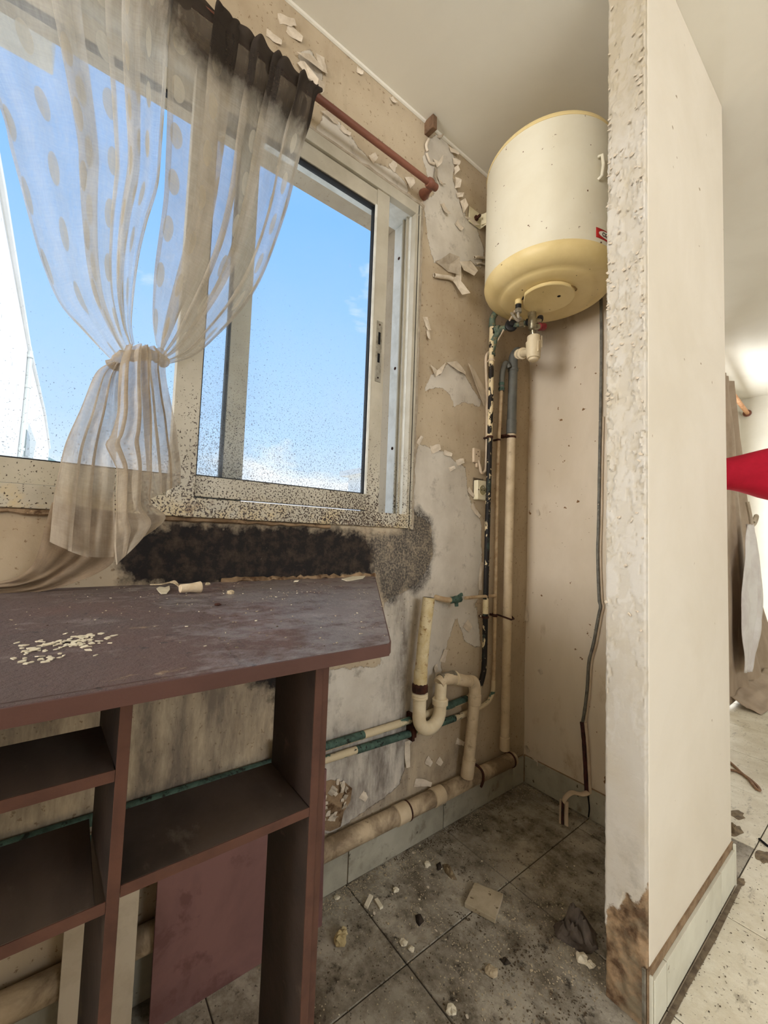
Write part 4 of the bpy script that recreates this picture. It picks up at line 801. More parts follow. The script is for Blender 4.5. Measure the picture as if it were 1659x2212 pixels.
# thin cable looped from the junction box, socket, junction box
solo('painted_cable', MB().tube(smooth_path([(.008, 1.250, 1.330), (.008, 1.262, 1.303), (0.008,1.272,1.2831), (0.008,1.2916,1.2911), (0.008,1.2993,1.3201), (0.008,1.3011,1.4385), (0.008,1.2961,1.5889), (0.008,1.2865,1.7008), (0.008,1.2847,1.7538), (0.01,1.2961,1.7758), (0.014,1.3117,1.7735)], 5), .0058, 8), trunk_m, 'paint-covered cable looping up from the small junction box', 'cable', smooth=True)
jb = thing('junction_box', 'small painted-over junction box above the wall socket', 'junction box', (0, 1.246, 1.31))
mesh_obj('cover', MB().box(.0, .011, 1.222, 1.262, 1.318, 1.375), trunk_m, jb, bevel=.003)
for y, z_ in ((1.245, 1.362), (1.235, 1.350), (1.250, 1.345)): mesh_obj('screw', MB().lathe([(.0022, 0), (.0022, .0008)], (.011, y, z_), (1, 0, 0), 8), rust, jb)
mesh_obj('lug', MB().box(.002, .010, 1.240, 1.250, 1.300, 1.318), trunk_m, jb, bevel=.002)
so = thing('wall_socket', 'cream square wall socket beside the black pipe', 'socket', (0, 1.262, 1.17))
yc, zc = 1.263, 1.2115
mesh_obj('plate', MB().obox((.013, yc, zc), (.011, 0, 0), (0, .030, .0005), (0, -.0005, .038)), socket_m, so, bevel=.003)
sk_ = mesh_obj('socket_ring', MB().lathe([(.0215, 0), (.022, .001), (.0205, .002), (.0195, -.006)], (.0235, yc, zc), (1, 0, 0), 28), socket_m, so, smooth=True)
mesh_obj('well', MB().lathe([(.0192, -.004), (.0190, .0006), (.001, .0008)], (.0235, yc, zc), (1, 0, 0), 24), M('socket_well', (150, 142, 108), bump=0), so, smooth=True)
for dy_ in (-.0075, .0075): mesh_obj('contact_hole', MB().lathe([(.0024, 0), (.0024, .0008)], (.0244, yc + dy_, zc), (1, 0, 0), 10), dark_hole, so)
mesh_obj('earth_pin', MB().tube([(.0235, yc, zc + .010), (.031, yc, zc + .010)], .0022, 8), steel, so)
for dy_ in (-.0255, .0255): mesh_obj('screw', MB().lathe([(.0026, 0), (.0026, .001)], (.024, yc + dy_, zc), (1, 0, 0), 8), rust, so)
mesh_obj('gap_shadow_box', MB().box(.0, .004, yc - .032, yc + .028, zc - .03, zc + .048), M('socket_backing', (92, 80, 64), bump=.2), so, bevel=.001)

# ---- water pipes low on the wall, trap, waste
sup = thing('supply_pipe', 'upper of the two corroded pipes running low along the window wall', 'pipe', (.02, .4, .41))
mesh_obj('pipe', MB().tube(smooth_path([(.018, -1.6, .432), (.018, 0, .426), (.018, .62, .420), (.018, .90, .418), (.019, 1.12, .424), (.021, 1.225, .432)], 5), .0115, 12), green_pipe, sup, smooth=True)
mesh_obj('bare_stretch', MB().tube([(.018, -1.6, .4325), (.018, 0, .4265), (.018, .74, .4195)], .0119, 12).tube([(.0185, 1.04, .4215), (.021, 1.20, .431)], .0119, 12), green_bare, sup, smooth=True)
mesh_obj('pipe_clip', MB().box(.0, .034, .925, .935, .355, .44).box(.0, .03, .940, .946, .362, .40), rust, sup)
ret = thing('return_pipe', 'lower of the two corroded pipes running low along the window wall', 'pipe', (.02, .4, .37))
mesh_obj('pipe', MB().tube(smooth_path([(.018, -1.6, .392), (.018, 0, .388), (.018, .62, .384), (.018, .95, .374), (.019, 1.14, .374), (.02, 1.235, .379)], 5), .0105, 12), green_pipe, ret, smooth=True)
mesh_obj('bare_stretch', MB().tube([(.018, .715, .3815), (.018, .93, .3745)], .0113, 12).tube([(.0185, 1.00, .3738), (.019, 1.14, .374)], .0113, 12), green_bare, ret, smooth=True)

wp = thing('waste_pipe', 'thick grimy waste pipe lying along the skirting tiles', 'pipe', (.034, .5, .135))
mesh_obj('pipe', MB().tube(ridge_path((.036, -1.6, .166), (.034, 1.475, .142), 40, .0006), .0265, 20), grimy_pipe, wp, smooth=True)
for y in (.86, 1.02): mesh_obj('joint', MB().lathe([(.0265, 0), (.029, .002), (.029, .045 if y > 1 else .05), (.0265, .048 if y > 1 else .052)], (.035, y, .1455 + (.0 if y > 1 else .0015)), (0, 1, -.008), 24), cream_pipe, wp, smooth=True)
mesh_obj('strap', MB().lathe([(.0275, 0), (.0295, .001), (.0295, .007), (.0275, .008)], (.0350, .905, .1462), (0, 1, 0), 24), rust, wp, smooth=True)
mesh_obj('strap', MB().lathe([(.0275, 0), (.0293, .001), (.0293, .006), (.0275, .007)], (.0345, 1.452, .1425), (0, 1, 0), 24), rust, wp, smooth=True)
mesh_obj('hook', MB().tube(smooth_path([(.005, 1.215, .20), (.03, 1.225, .196), (.045, 1.24, .190), (.062, 1.25, .172), (.066, 1.25, .145), (.060, 1.245, .12)], 4), .0045, 8), rust, wp, smooth=True)

st_ = thing('sink_trap', 'ivory sink trap with an upright open pipe beside the worktop end', 'trap', (.06, 1.0, .2))
xt = .062
mesh_obj('stand_pipe', MB().tube([(xt, .953, .822), (xt, .937, .70), (xt, .927, .585)], .0205, 20).tube([(xt, .926, .590), (xt, .925, .548)], .0225, 20), stand_pipe, st_, smooth=True)
mesh_obj('open_mouth', MB().lathe([(.0175, 0), (.0175, .001)], (xt, .9532, .8215), (0, .12, 1), 20), dark_hole, st_)
mesh_obj('rusty_nut', MB().lathe([(.022, 0), (.026, .003), (.0265, .022), (.0225, .030)], (xt, .925, .522), n=10), rust, st_)
mesh_obj('collar', MB().lathe([(.0235, 0), (.0265, .002), (.0265, .007), (.0245, .009), (.0265, .011), (.0265, .017), (.0235, .019)], (xt, .925, .502), n=28), siphon_m, st_, smooth=True)
ub = [(xt, .925, .51), (xt, .925, .46)] + arc((xt, .972, .445), .047, PI, 2 * PI, (0, 1, 0), (0, 0, 1), 14) + [(xt, 1.019, .465)]
mesh_obj('u_bend', MB().tube(ub, .0215, 20), siphon_m, st_, smooth=True)
mesh_obj('union_ring', MB().lathe([(.0225, 0), (.0265, .002), (.0270, .018), (.0230, .022)], (xt, 1.019, .462), (0, .02, 1), 28), siphon_m, st_, smooth=True)
mesh_obj('riser', MB().tube([(xt, 1.019, .48), (xt, 1.021, .535)], .0195, 20), siphon_m, st_, smooth=True)
mesh_obj('cross_pipe', MB().tube(smooth_path([(xt, 1.010, .533), (xt, 1.035, .543), (xt, 1.08, .538), (xt, 1.13, .522), (xt, 1.19, .506)], 4), .0200, 20), cream_pipe, st_, smooth=True)
mesh_obj('dust_cap', MB().tube([(xt - .002, 1.018, .546), (xt - .002, 1.085, .546)], .0178, 18), M('grey_dust', (132, 122, 104), (104, 96, 82), sc=50, bump=.6), st_, smooth=True)
mesh_obj('white_ring', MB().lathe([(.0205, 0), (.0225, .001), (.0225, .006), (.0205, .007)], (xt, 1.086, .538), (0, 1, -.15), 28), siphon_m, st_, smooth=True)
mesh_obj('elbow', MB().tube(smooth_path([(xt, 1.165, .512), (xt, 1.187, .505), (xt, 1.196, .48), (xt, 1.196, .44)], 5), .0215, 20).lathe([(.0215, 0), (.0235, .002), (.0235, .035), (.0215, .037)], (xt, 1.196, .425), n=24), cream_pipe, st_, smooth=True)
mesh_obj('down_pipe', MB().tube([(xt, 1.196, .45), (xt - .008, 1.186, .27), (xt - .014, 1.180, .17)], .0200, 20), cream_pipe, st_, smooth=True)
mesh_obj('joint', MB().tube([(xt - .009, 1.185, .235), (xt - .014, 1.180, .172)], .0232, 22), cream_pipe, st_, smooth=True)

sc_ = thing('stop_tap', 'green corroded stop tap on a thin pipe beside the black pipe', 'tap', (.03, 1.15, .78))
T0, T1, T2 = Vector((0.03,1.3345,0.8005)), Vector((0.045,1.1519,0.8051)), Vector((0.045,1.1029,0.8033))
mesh_obj('thin_pipe', MB().tube(smooth_path([(.026, 1.352, .805), T0, T0.lerp(T1, .5) + Vector((0, 0, .001)), T1], 4), .0062, 10), copper_paint, sc_, smooth=True)
mesh_obj('valve_body', MB().lathe([(.008, -.028), (.012, -.026), (.012, -.014), (.0095, -.012), (.0135, -.006), (.0135, .006), (.010, .008), (.012, .012), (.012, .022), (.009, .024)], T2, (0, 1, .02), 8), green_bare, sc_)
mesh_obj('handle', MB().obox(T2 + Vector((.012, -.004, .010)), (.004, 0, 0), (0, .022, .010), (0, -.002, .005)).tube([T2, T2 + Vector((.014, -.004, .008))], .005, 8), green_bare, sc_, bevel=.001)
mesh_obj('drain_nib', MB().tube([T2, T2 + Vector((.004, 0, -.024))], [.008, .0065], 10), green_bare, sc_, smooth=True)
mesh_obj('wall_end', MB().tube(smooth_path([T2 + Vector((0, -.022, 0)), T2 + Vector((-.01, -.04, .0)), T2 + Vector((-.034, -.056, .004)), T2 + Vector((-.046, -.058, .006))], 4), .0095, 12), copper_paint, sc_, smooth=True)

# ---- curtain rod and wooden block
ro_ = thing('curtain_rod', 'brown wooden curtain rod fixed above the window', 'curtain rod', (.07, .2, 2.2))
e0, e1 = Vector((.07, -1.2, 2.2225)), Vector((0.07,0.8956,2.2217))
mesh_obj('rod', MB().tube([e0, e1], .0098, 16), rod_m, ro_, smooth=True)
mesh_obj('bracket', MB().tube([(.0, .925, 2.246), (.012, .922, 2.240), (.04, .915, 2.228), (.07, .909, 2.222)], [.019, .018, .009, .009], 16), rod_m, ro_, smooth=True)
mesh_obj('cup_ring', MB().lathe([(.010, -.011), (.0145, -.010), (.0165, -.004), (.0165, .004), (.0145, .010), (.010, .011)], e1 + Vector((0, -.003, 0)), (0, 1, 0), 20), rod_m, ro_, smooth=True)
mesh_obj('end_cap', MB().lathe([(.009, 0), (.012, .003), (.012, .020), (.010, .023), (.002, .024)], e1 + Vector((0, .006, 0)), (0, 1, 0), 18), rod_m, ro_, smooth=True)
bk_ = Vector((0.02,0.9327,2.4971))
solo('wood_block', MB().obox(bk_, (.022, .002, 0), (-.001, .0105, .001), (0, -.001, .024)), wood_m, 'small brown wooden block on the wall just under the ceiling', 'block', bevel=.002)

# ---- loose cable cover on the back wall
hc = thing('cable_cover', 'loose grey cable strip on the back wall with a rusty lower end', 'cable', (.28, 1.58, .0))
gp = smooth_path([(0.3183,1.588,1.9874),(0.321,1.588,1.8),(0.319,1.588,1.5079),(0.3164,1.588,1.3284),(0.3141,1.588,1.1154),(0.3114,1.588,0.975),(0.3174,1.588,0.8196),(0.3226,1.588,0.7861),(0.316,1.588,0.7507),(0.2979,1.588,0.6443),(0.2811,1.588,0.5714),(0.2749,1.588,0.4666),(0.265,1.588,0.3777),(0.2565,1.588,0.3319)], 5)
mesh_obj('grey_strip', MB().tube(gp, [.0052 + .0008 * mnoise.noise((i * .7, 0, 0)) for i in range(len(gp))], 8, flat=(1, 1.3)), cable_grey, hc, smooth=True)
mesh_obj('white_edge', MB().tube([p + Vector((.008, .006, 0)) for p in gp[10:]], .0035, 6), trunk_m, hc, smooth=True)
cpth = smooth_path([(0.2594,1.582,0.343),(0.267,1.582,0.2779),(0.2728,1.582,0.1963),(0.2787,1.582,0.0958)], 6)
mesh_obj('rusty_core', MB().tube(cpth, [.0075 + .0012 * mnoise.noise((i * .9, 3, 0)) for i in range(len(cpth))], 8), core_m, hc, smooth=True)
mesh_obj('trunking', MB().tube([p + Vector((.009, .008, 0)) for p in cpth], .0062, 8), trunk_m, hc, smooth=True)
bp = smooth_path([Vector((0.2872,1.575,0.1024)), Vector((0.2757,1.55,0.0986)), Vector((0.2565,1.52,0.1057)), Vector((0.2428,1.5,0.0893)), Vector((0.2369,1.495,0.0717))], 5)
mesh_obj('bent_trunking', MB().tube(bp, .0085, 8, flat=(.6, 1.4)), trunk_m, hc, smooth=True)
lw_ = [(Vector((0.2351,1.495,0.074))), Vector((0.2368,1.49,0.0116)), Vector((0.2554,1.46,-0.0222)), Vector((0.2933,1.4,-0.014)), Vector((0.3034,1.37,-0.0279))]
mesh_obj('hanging_core', MB().tube(smooth_path(lw_, 5), [.0045] * 17 + [.004, .003, .002, .001], 8), core_m, hc, smooth=True)
mesh_obj('hanging_trunking', MB().tube(smooth_path([p + Vector((.011, .006, .002)) for p in lw_[:4]], 5), .0062, 8, flat=(1.2, .7)), trunk_m, hc, smooth=True)
mesh_obj('hanging_trunking', MB().tube(smooth_path([p + Vector((-.008, -.002, .002)) for p in lw_[:4]], 5), .0035, 8), trunk_m, hc, smooth=True)
mesh_obj('black_wire', MB().tube(smooth_path([Vector((0.281,1.588,0.0816)), Vector((0.2864,1.588,0.0431)), Vector((0.2847,1.585,0.0104))], 5), .0025, 6), dark_hole, hc, smooth=True)

# ================================================================== KNOTTED VOILE CURTAIN
def smoothstep(t): t = max(0.0, min(1.0, t)); return t * t * (3 - 2 * t)
def fold_panel(name, L, R, ctrl, nu, nv, mat, parent, wave=.004, wn=9, um=1.0, vm=1.2, sag=0.0, soot=False, ruffle=False, seed=0, amp0=1.0, amp1=.45, solid=0):
    L, R = resample(smooth_path(L, 6), nv), resample(smooth_path(R, 6), nv); vs, uv, so_ = [], [], []
    for j in range(nv + 1):
        v = j / nv; a = amp0 + (amp1 - amp0) * v
        for i in range(nu + 1):
            u = i / nu; k = 0
            while k < len(ctrl) - 2 and ctrl[k + 1][0] < u: k += 1
            c0, c1 = ctrl[k], ctrl[k + 1]; t = (u - c0[0]) / (c1[0] - c0[0]); ts = t * .6 + smoothstep(t) * .4
            s_ = c0[1] + (c1[1] - c0[1]) * ts; dx = c0[2] + (c1[2] - c0[2]) * smoothstep(t)
            s_ += .010 * mnoise.noise((u * 6, v * 4, seed)) * (1 if 0 < i < nu else .5)
            p = L[j].lerp(R[j], s_)
            w_ = min(1.0, (R[j] - L[j]).length / .25)
            x = dx * a + wave * (.4 + .6 * w_) * math.sin(2 * PI * wn * u + 2.2 * mnoise.noise((u * 3, v * 2.5, seed + 3))) + .010 * mnoise.noise((u * 4, v * 5, seed + 8)) * (v > .02)
            p = p + Vector((x, 0, 0))
            if sag and v > .6: p.z -= sag * math.sin(PI * u) * (v - .6) / .4
            if ruffle and v < .05:
                r_ = 1 - v / .05; p.x += .004 * r_ * math.sin(u * 95); p.y += .004 * r_ * math.sin(u * 61); p.z += .006 * r_ * mnoise.noise((u * 30, 2, seed))
            vs.append(p); uv.append((u * um, (1 - v) * vm)); so_.append(smoothstep((p.z - 1.98) / .22) * smoothstep((p.y + .03) / .24))
    fs = [(j * (nu + 1) + i, j * (nu + 1) + i + 1, (j + 1) * (nu + 1) + i + 1, (j + 1) * (nu + 1) + i) for j in range(nv) for i in range(nu)]
    mb = MB(); mb.add(vs, fs); o = mesh_obj(name, mb, mat, parent, smooth=True)
    ul = o.data.uv_layers.new(name='UVMap'); li = np.empty(len(o.data.loops), np.int32); o.data.loops.foreach_get('vertex_index', li)
    ul.data.foreach_set('uv', np.array(uv, np.float32)[li].ravel())
    if soot:
        at = o.data.attributes.new('soot', 'FLOAT', 'POINT'); at.data.foreach_set('value', np.array(so_, np.float32))
    if solid:
        b = o.modifiers.new('solid', 'SOLIDIFY'); b.thickness = solid
    return o
cu = thing('voile_curtain', 'sheer polka-dot curtain knotted in the middle and hanging before the window', 'curtain', (.09, .1, ZT))
L1 = [(.085, -.30, 2.236), (.085, -.27, 2.1), (.085, -.22, 1.93)] + [(0.085,-0.1459,1.7438),(0.085,-0.1297,1.6818),(0.085,-0.1099,1.6155),(0.085,-0.0896,1.5477),(0.085,-0.0695,1.4868),(0.085,-0.0423,1.4271),(0.085,-0.0012,1.3858),(0.085,0.0436,1.3462)]
R1 = [(.085, .118, 2.236)] + [(0.085,0.1079,2.0691),(0.085,0.1089,1.9621),(0.085,0.1082,1.8553),(0.085,0.1058,1.7491),(0.085,0.0889,1.6577),(0.085,0.0774,1.5718),(0.085,0.0733,1.491),(0.085,0.0729,1.4323),(0.085,0.0802,1.3939)]
fold_panel('curtain_panel', L1, R1, [(0, .025, .004), (.03, 0, 0), (.32, .56, 0), (.41, .42, .016), (.52, .70, -.004), (.545, .66, .008), (.60, .83, 0), (.68, .74, .016), (.95, .985, 0), (1, .955, .006)], 170, 70, sheer_m, cu, soot=True, ruffle=True, seed=1, um=.95, vm=1.35, amp1=.7)
L2 = [(.082, .098, 2.236)] + [(0.082,0.0984,2.0859),(0.082,0.1041,1.9612),(0.082,0.1089,1.837),(0.082,0.1107,1.7332),(0.082,0.1066,1.6276),(0.082,0.1039,1.5449),(0.082,0.1067,1.4555),(0.082,0.1177,1.4031)]
R2 = [(.082, .472, 2.236)] + [(0.082,0.4566,2.2132),(0.082,0.4429,2.1274),(0.082,0.4237,2.049),(0.082,0.406,1.9568),(0.082,0.3865,1.8386),(0.082,0.3602,1.7271),(0.082,0.3277,1.6266),(0.082,0.2874,1.5412),(0.082,0.2388,1.4649),(0.082,0.1929,1.404),(0.082,0.145,1.3711)]
fold_panel('curtain_panel', L2, R2, [(0, .045, .004), (.03, 0, 0), (.17, .42, 0), (.26, .24, .016), (.40, .55, 0), (.45, .49, .012), (.58, .72, 0), (.63, .63, .012), (.76, .86, 0), (.79, .83, .01), (.96, 1, 0), (1, .965, .006)], 180, 70, sheer_r, cu, soot=True, ruffle=True, seed=5, um=.9, vm=1.35, amp1=.7)
kz = Vector((0.115,0.0878,1.359))
kp = smooth_path([(0.1,0.0421,1.3298), (0.115,0.0566,1.3477), (0.12,0.0772,1.356), (0.12,0.0989,1.3645), (0.115,0.1192,1.3666), (0.1,0.1337,1.364)], 6)
kn = MB().tube(kp, [.011 + .005 * mnoise.noise((i * .5, 0, 0)) for i in range(len(kp))], 14)
def give_uv(o, su_, sv_):
    ul = o.data.uv_layers.new(name='UVMap'); li = np.empty(len(o.data.loops), np.int32); o.data.loops.foreach_get('vertex_index', li)
    co = np.array([(v.co.y * su_, v.co.z * sv_) for v in o.data.vertices], np.float32); ul.data.foreach_set('uv', co[li].ravel())
give_uv(mesh_obj('knot', kn, tail_m, cu, smooth=True), 1, 1)
FT = [(0, .03, .006), (.05, 0, 0), (.22, .30, .016), (.30, .20, .0), (.58, .70, .018), (.64, .62, 0), (.95, 1, .012), (1, .97, .004)]
fold_panel('side_tail', [(0.115,0.0432,1.3336),(0.115,0.018,1.3057),(0.115,0.0003,1.2318),(0.115,-0.0172,1.1684),(0.115,-0.0233,1.1211),(0.115,-0.0272,1.0624),(0.115,-0.0282,0.9901)], [(0.115,0.0589,1.3354),(0.115,0.0604,1.2496),(0.115,0.0589,1.1768),(0.115,0.0616,1.0876),(0.115,0.0654,1.0257),(0.115,0.0672,0.9622)], [(0, .03, .004), (.04, 0, 0), (.25, .34, .012), (.30, .28, 0), (.5, .6, .012), (.55, .54, 0), (1, 1, .008)], 90, 46, tail_m, cu, seed=11, um=.35, vm=.6, sag=.012, wave=.007, wn=3, amp0=.6, amp1=1.3)
fold_panel('front_tail', [(0.15,0.081,1.3652),(0.15,0.0912,1.2755),(0.15,0.1012,1.1873),(0.15,0.1102,1.1168),(0.15,0.1145,1.0724)], [(0.15,0.116,1.3726),(0.15,0.1288,1.3635),(0.15,0.1283,1.3313),(0.15,0.1388,1.2806),(0.15,0.1522,1.2243),(0.15,0.1597,1.1834),(0.15,0.1664,1.1421),(0.15,0.1684,1.1086)], [(0, 0, 0), (.3, .42, .010), (.36, .36, 0), (.6, .70, .010), (.64, .66, 0), (1, 1, .006)], 70, 40, tail_m, cu, seed=21, um=.25, vm=.5, wave=.007, wn=2, amp0=.8, amp1=1)
fold_panel('front_tail', [(0.165,0.0593,1.3538),(0.165,0.0524,1.3141),(0.165,0.0521,1.262),(0.165,0.053,1.2235),(0.165,0.0464,1.1829),(0.165,0.0392,1.1656),(0.165,0.0481,1.146),(0.165,0.0594,1.1213),(0.165,0.0611,1.0842),(0.165,0.0625,1.0506),(0.165,0.0625,1.017),(0.165,0.0638,0.9836),(0.165,0.0694,0.9503)], [(0.165,0.0932,1.3628),(0.165,0.1017,1.2742),(0.165,0.1091,1.2041),(0.165,0.1145,1.1159),(0.165,0.1159,1.0674),(0.165,0.1373,1.0486),(0.165,0.1413,1.0363),(0.165,0.1266,1.0179),(0.165,0.1119,1.0068)], FT, 80, 60, tail_m, cu, seed=31, um=.3, vm=.7, wave=.008, wn=2.5, amp0=.8, amp1=1)
fold_panel('grimy_shaded_drape', [(0.052,-0.0315,1.0607),(0.052,-0.0399,1.0034),(0.052,-0.0495,0.9483),(0.052,-0.0684,0.9242),(0.052,-0.1054,0.9099)], [Vector(p) for p in [(0.052,0.0692,1.0497),(0.052,0.0736,0.979),(0.052,0.0682,0.9406),(0.052,0.005,0.9051),(0.052,-0.0535,0.8916),(0.052,-0.1042,0.892)]], [(0, 0, 0), (.3, .34, .010), (.6, .58, -.004), (1, 1, .004)], 60, 40, drape_m, cu, seed=41, um=.4, vm=.4, wave=.005, wn=3)

# ================================================================== SMALL THINGS ON THE WORKTOP
def chip_mb(c, s_, rr, tilt=.25, th=.0009, n=None):
    k = n or rr.randint(4, 6); a0 = rr.uniform(0, 6.28); asp = rr.uniform(.45, .9); R_ = Matrix.Rotation(rr.uniform(0, 6.28), 3, 'Z') @ Matrix.Rotation(rr.uniform(-tilt, tilt), 3, 'X')
    P = []
    for i in range(k):
        a = a0 + 2 * PI * i / k + rr.uniform(-.35, .35); q_ = s_ * rr.uniform(.6, 1)
        P.append(R_ @ Vector((q_ * math.cos(a), q_ * asp * math.sin(a), .0)))
    zmin = min(p.z for p in P); P = [p + Vector(c) - Vector((0, 0, zmin)) for p in P]
    return MB().prism(P, (0, 0, th))
rr = random.Random(11)
for i in range(105):
    t = rr.betavariate(1.3, 1.3); px_ = 25 + 195 * t; 
    u = rr.gauss(0, 1)
    x = .478 + .030 * (1 - t) + .020 * u * (.6 + .4 * (1 - t)); y = -.034 + .078 * t + rr.gauss(0, .004) + .006 * u
    if i < 14: x, y = rr.uniform(.535, .565), rr.uniform(-.035, .0)
    solo('paint_chip', chip_mb((x, y, ZT + .0002 + .0006 * rr.random()), rr.choice((.0024, .0032, .004, .005, .006)), rr), chip_m, 'pale paint chip in the heap on the left of the burgundy worktop', 'paint chip', group='pale paint chips heaped on the worktop')
for i in range(26):
    x, y = rr.uniform(.05, .6), rr.uniform(-.02, .42)
    solo('paint_chip', chip_mb((x, y, ZT), rr.uniform(.0012, .003), rr), chip_m, 'tiny stray paint chip lying alone on the burgundy worktop', 'paint chip', group='tiny stray chips on the worktop')
def pt(p, dz=0): return Vector(p) + Vector((0, 0, dz))
ck0, ck1 = Vector((0.1744,0.1759,0.903)), Vector((0.1676,0.2146,0.903))
solo('cork_plug', MB().lathe([(.0075, 0), (.0082, .001), (.0088, .020), (.0115, .036), (.0118, .0385), (.010, .040)], ck0 + Vector((0, 0, .0006)), (ck1 - ck0), 20), cork_m, 'pale tapered cork plug lying at the back of the worktop', 'cork', smooth=True)
lf = [(0.0946,0.1476,0.8945),(0.0672,0.1577,0.8945),(0.0858,0.1643,0.8945),(0.0585,0.1778,0.8945),(0.118,0.1684,0.8945),(0.1744,0.153,0.8945),(0.1767,0.1433,0.8945),(0.1371,0.1446,0.8945)]
solo('dry_leaf', MB().prism(lf, (0, 0, .0012)), chip_m, 'dry pale leaf-shaped scrap beside the cork on the worktop', 'scrap')
solo('twig', MB().tube(smooth_path([(0.0334,0.145,0.896), (0.0576,0.1633,0.899), (0.0562,0.1832,0.902), (0.1466,0.1804,0.903)], 4), .0016, 6).tube(smooth_path([(0.0046,0.1889,0.896), (0.0665,0.1866,0.905), (0.0925,0.1894,0.898)], 4), .0022, 6), plaster_m, 'thin pale twig touching the narrow end of the cork', 'twig')
def lump(name, p, s_, mat, label, cat, seed=0, flat=.6, group=None):
    mb = MB(); nl, nn = 7, 10
    def fn(u, v):
        th, ph = v * PI, u * 2 * PI; q_ = Vector((math.sin(th) * math.cos(ph), math.sin(th) * math.sin(ph), math.cos(th) * flat))
        k = 1 + .55 * mnoise.noise(q_ * 1.7 + Vector((seed, 0, 0))); d = q_ * s_ * k; return Vector(p) + Vector((d.x, d.y, max(d.z + s_ * flat * .7, .0003)))
    mb.grid(fn, nn, nl); return solo(name, mb, mat, label, cat, group)
lump('plaster_crumb', (0.2096,0.2618,0.893), .0075, plaster_m, 'ochre plaster crumb behind the wet patch on the worktop', 'crumb', 3)
lump('plaster_crumb', (0.0586,0.2569,0.893), .006, plaster_m, 'pale crumb just right of the cork on the worktop', 'crumb', 5)
lump('dead_bug', (0.3291,0.2041,0.893), .006, rust, 'small dark curled bug on the worktop below the crumbs', 'bug', 7, .4)
solo('paint_scrap', chip_mb((0.0685,0.4712,0.893), .011, random.Random(4), th=.0016), chip_m, 'torn white paint scrap near the back edge of the worktop', 'scrap')
solo('paint_scrap', MB().prism([(0.0685,0.6083,0.894),(0.015,0.6802,0.894),(0.0042,0.7352,0.894),(0.068,0.6808,0.894),(0.1119,0.5991,0.894)], (0, 0, .002)), chip_m, 'long white paint sliver at the far back corner of the worktop', 'scrap')
solo('wall_debris_ridge', MB().tube(ridge_path((.012, .30, ZT + .003), (.012, .765, ZT + .004), 40, .003), [.005 + rr.uniform(-.002, .004) for _ in range(41)], 6), concrete, 'crumbling brown ridge where the worktop meets the black wall', 'ridge')
mb = MB()
for i in range(420): crumb(mb, (rr.uniform(.03, .64), rr.uniform(-.06, .55) , ZT + .0001), rr.uniform(.0006, .0017), rr)
mb.v = [p for p in mb.v]
o = solo('worktop_grit', mb, crumb_m, 'fine pale grit sprinkled over the worktop', 'grit'); o['kind'] = 'stuff'

# ================================================================== RUBBISH ON THE ALCOVE FLOOR
fr_ = [Vector(p) for p in [(0.2308,1.0093,0.013),(0.305,1.0475,0.013),(0.3411,0.9619,0.013),(0.2597,0.9319,0.013)]]
solo('tile_fragment', MB().prism([p for p in fr_], (0, 0, -.0122)), frag_m, 'square broken tile piece lying on the dirty alcove floor', 'tile', bevel=.0015)
def bar(name, p0, p1, w_, h_, mat, label, cat):
    a, b = Vector(p0), Vector(p1); d = (b - a); n = Vector((-d.y, d.x, 0)).normalized()
    return solo(name, MB().obox((a + b) / 2 + Vector((0, 0, h_ / 2)), d / 2, n * w_ / 2, (0, 0, h_ / 2)), mat, label, cat, bevel=.0006)
bar('plaster_stick', (0.1042,0.7076,0), (0.0952,0.7323,0.012), .012, .006, chip_m, 'left white plaster stick of the pair near the shelf unit', 'plaster')
bar('plaster_stick', (0.1008,0.7448,0), (0.1313,0.7413,0), .011, .006, chip_m, 'right white plaster stick of the pair near the shelf unit', 'plaster')
lump('foam_lump', (0.1465,0.6004,0), .017, M('yellow_foam', (190, 172, 128), (164, 144, 102), sc=60, bump=.8, bsc=140), 'yellowish crumbly foam lump on the floor beside the shelf unit', 'foam', 2, .9)
lump('foam_lump', (0.131,0.6195,0), .010, M('yellow_foam_small', (198, 182, 142), (172, 152, 110), sc=60, bump=.8, bsc=140), 'smaller yellowish foam lump behind the big one', 'foam', 9, .9)
lump('plaster_lump', (0.4111,0.8562,0), .016, plaster_m, 'powdery pale plaster pile on the floor in front of the tile piece', 'plaster', 12, .3)
lump('plaster_lump', (0.2402,0.7286,0), .011, chip_m, 'white plaster lump in the middle of the dirty floor', 'plaster', 14, .5)
lump('plaster_lump', (0.2614,0.7347,0), .008, chip_m, 'small white plaster lump touching the middle one', 'plaster', 15, .5)
lump('plaster_lump', (0.0946,0.9465,0), .010, chip_m, 'white plaster lump near the skirting tiles', 'plaster', 17, .6)
lump('plaster_lump', (0.5245,1.0609,0), .014, chip_m, 'white plaster lump at the foot of the partition end', 'plaster', 18, .6)
lump('plaster_lump', (0.5427,1.0626,0), .010, chip_m, 'smaller plaster lump hard against the partition end', 'plaster', 19, .6)
lump('plaster_lump', (0.1098,0.8095,0), .009, chip_m, 'pale plaster lump between skirting and plaster sticks', 'plaster', 27, .5)
lump('plaster_lump', (0.4109,0.7189,0), .011, chip_m, 'pale plaster lump at the front of the alcove floor', 'plaster', 28, .5)
lump('plaster_lump', (0.0346,0.6581,0), .008, chip_m, 'pale plaster lump against the side of the shelf unit', 'plaster', 29, .5)
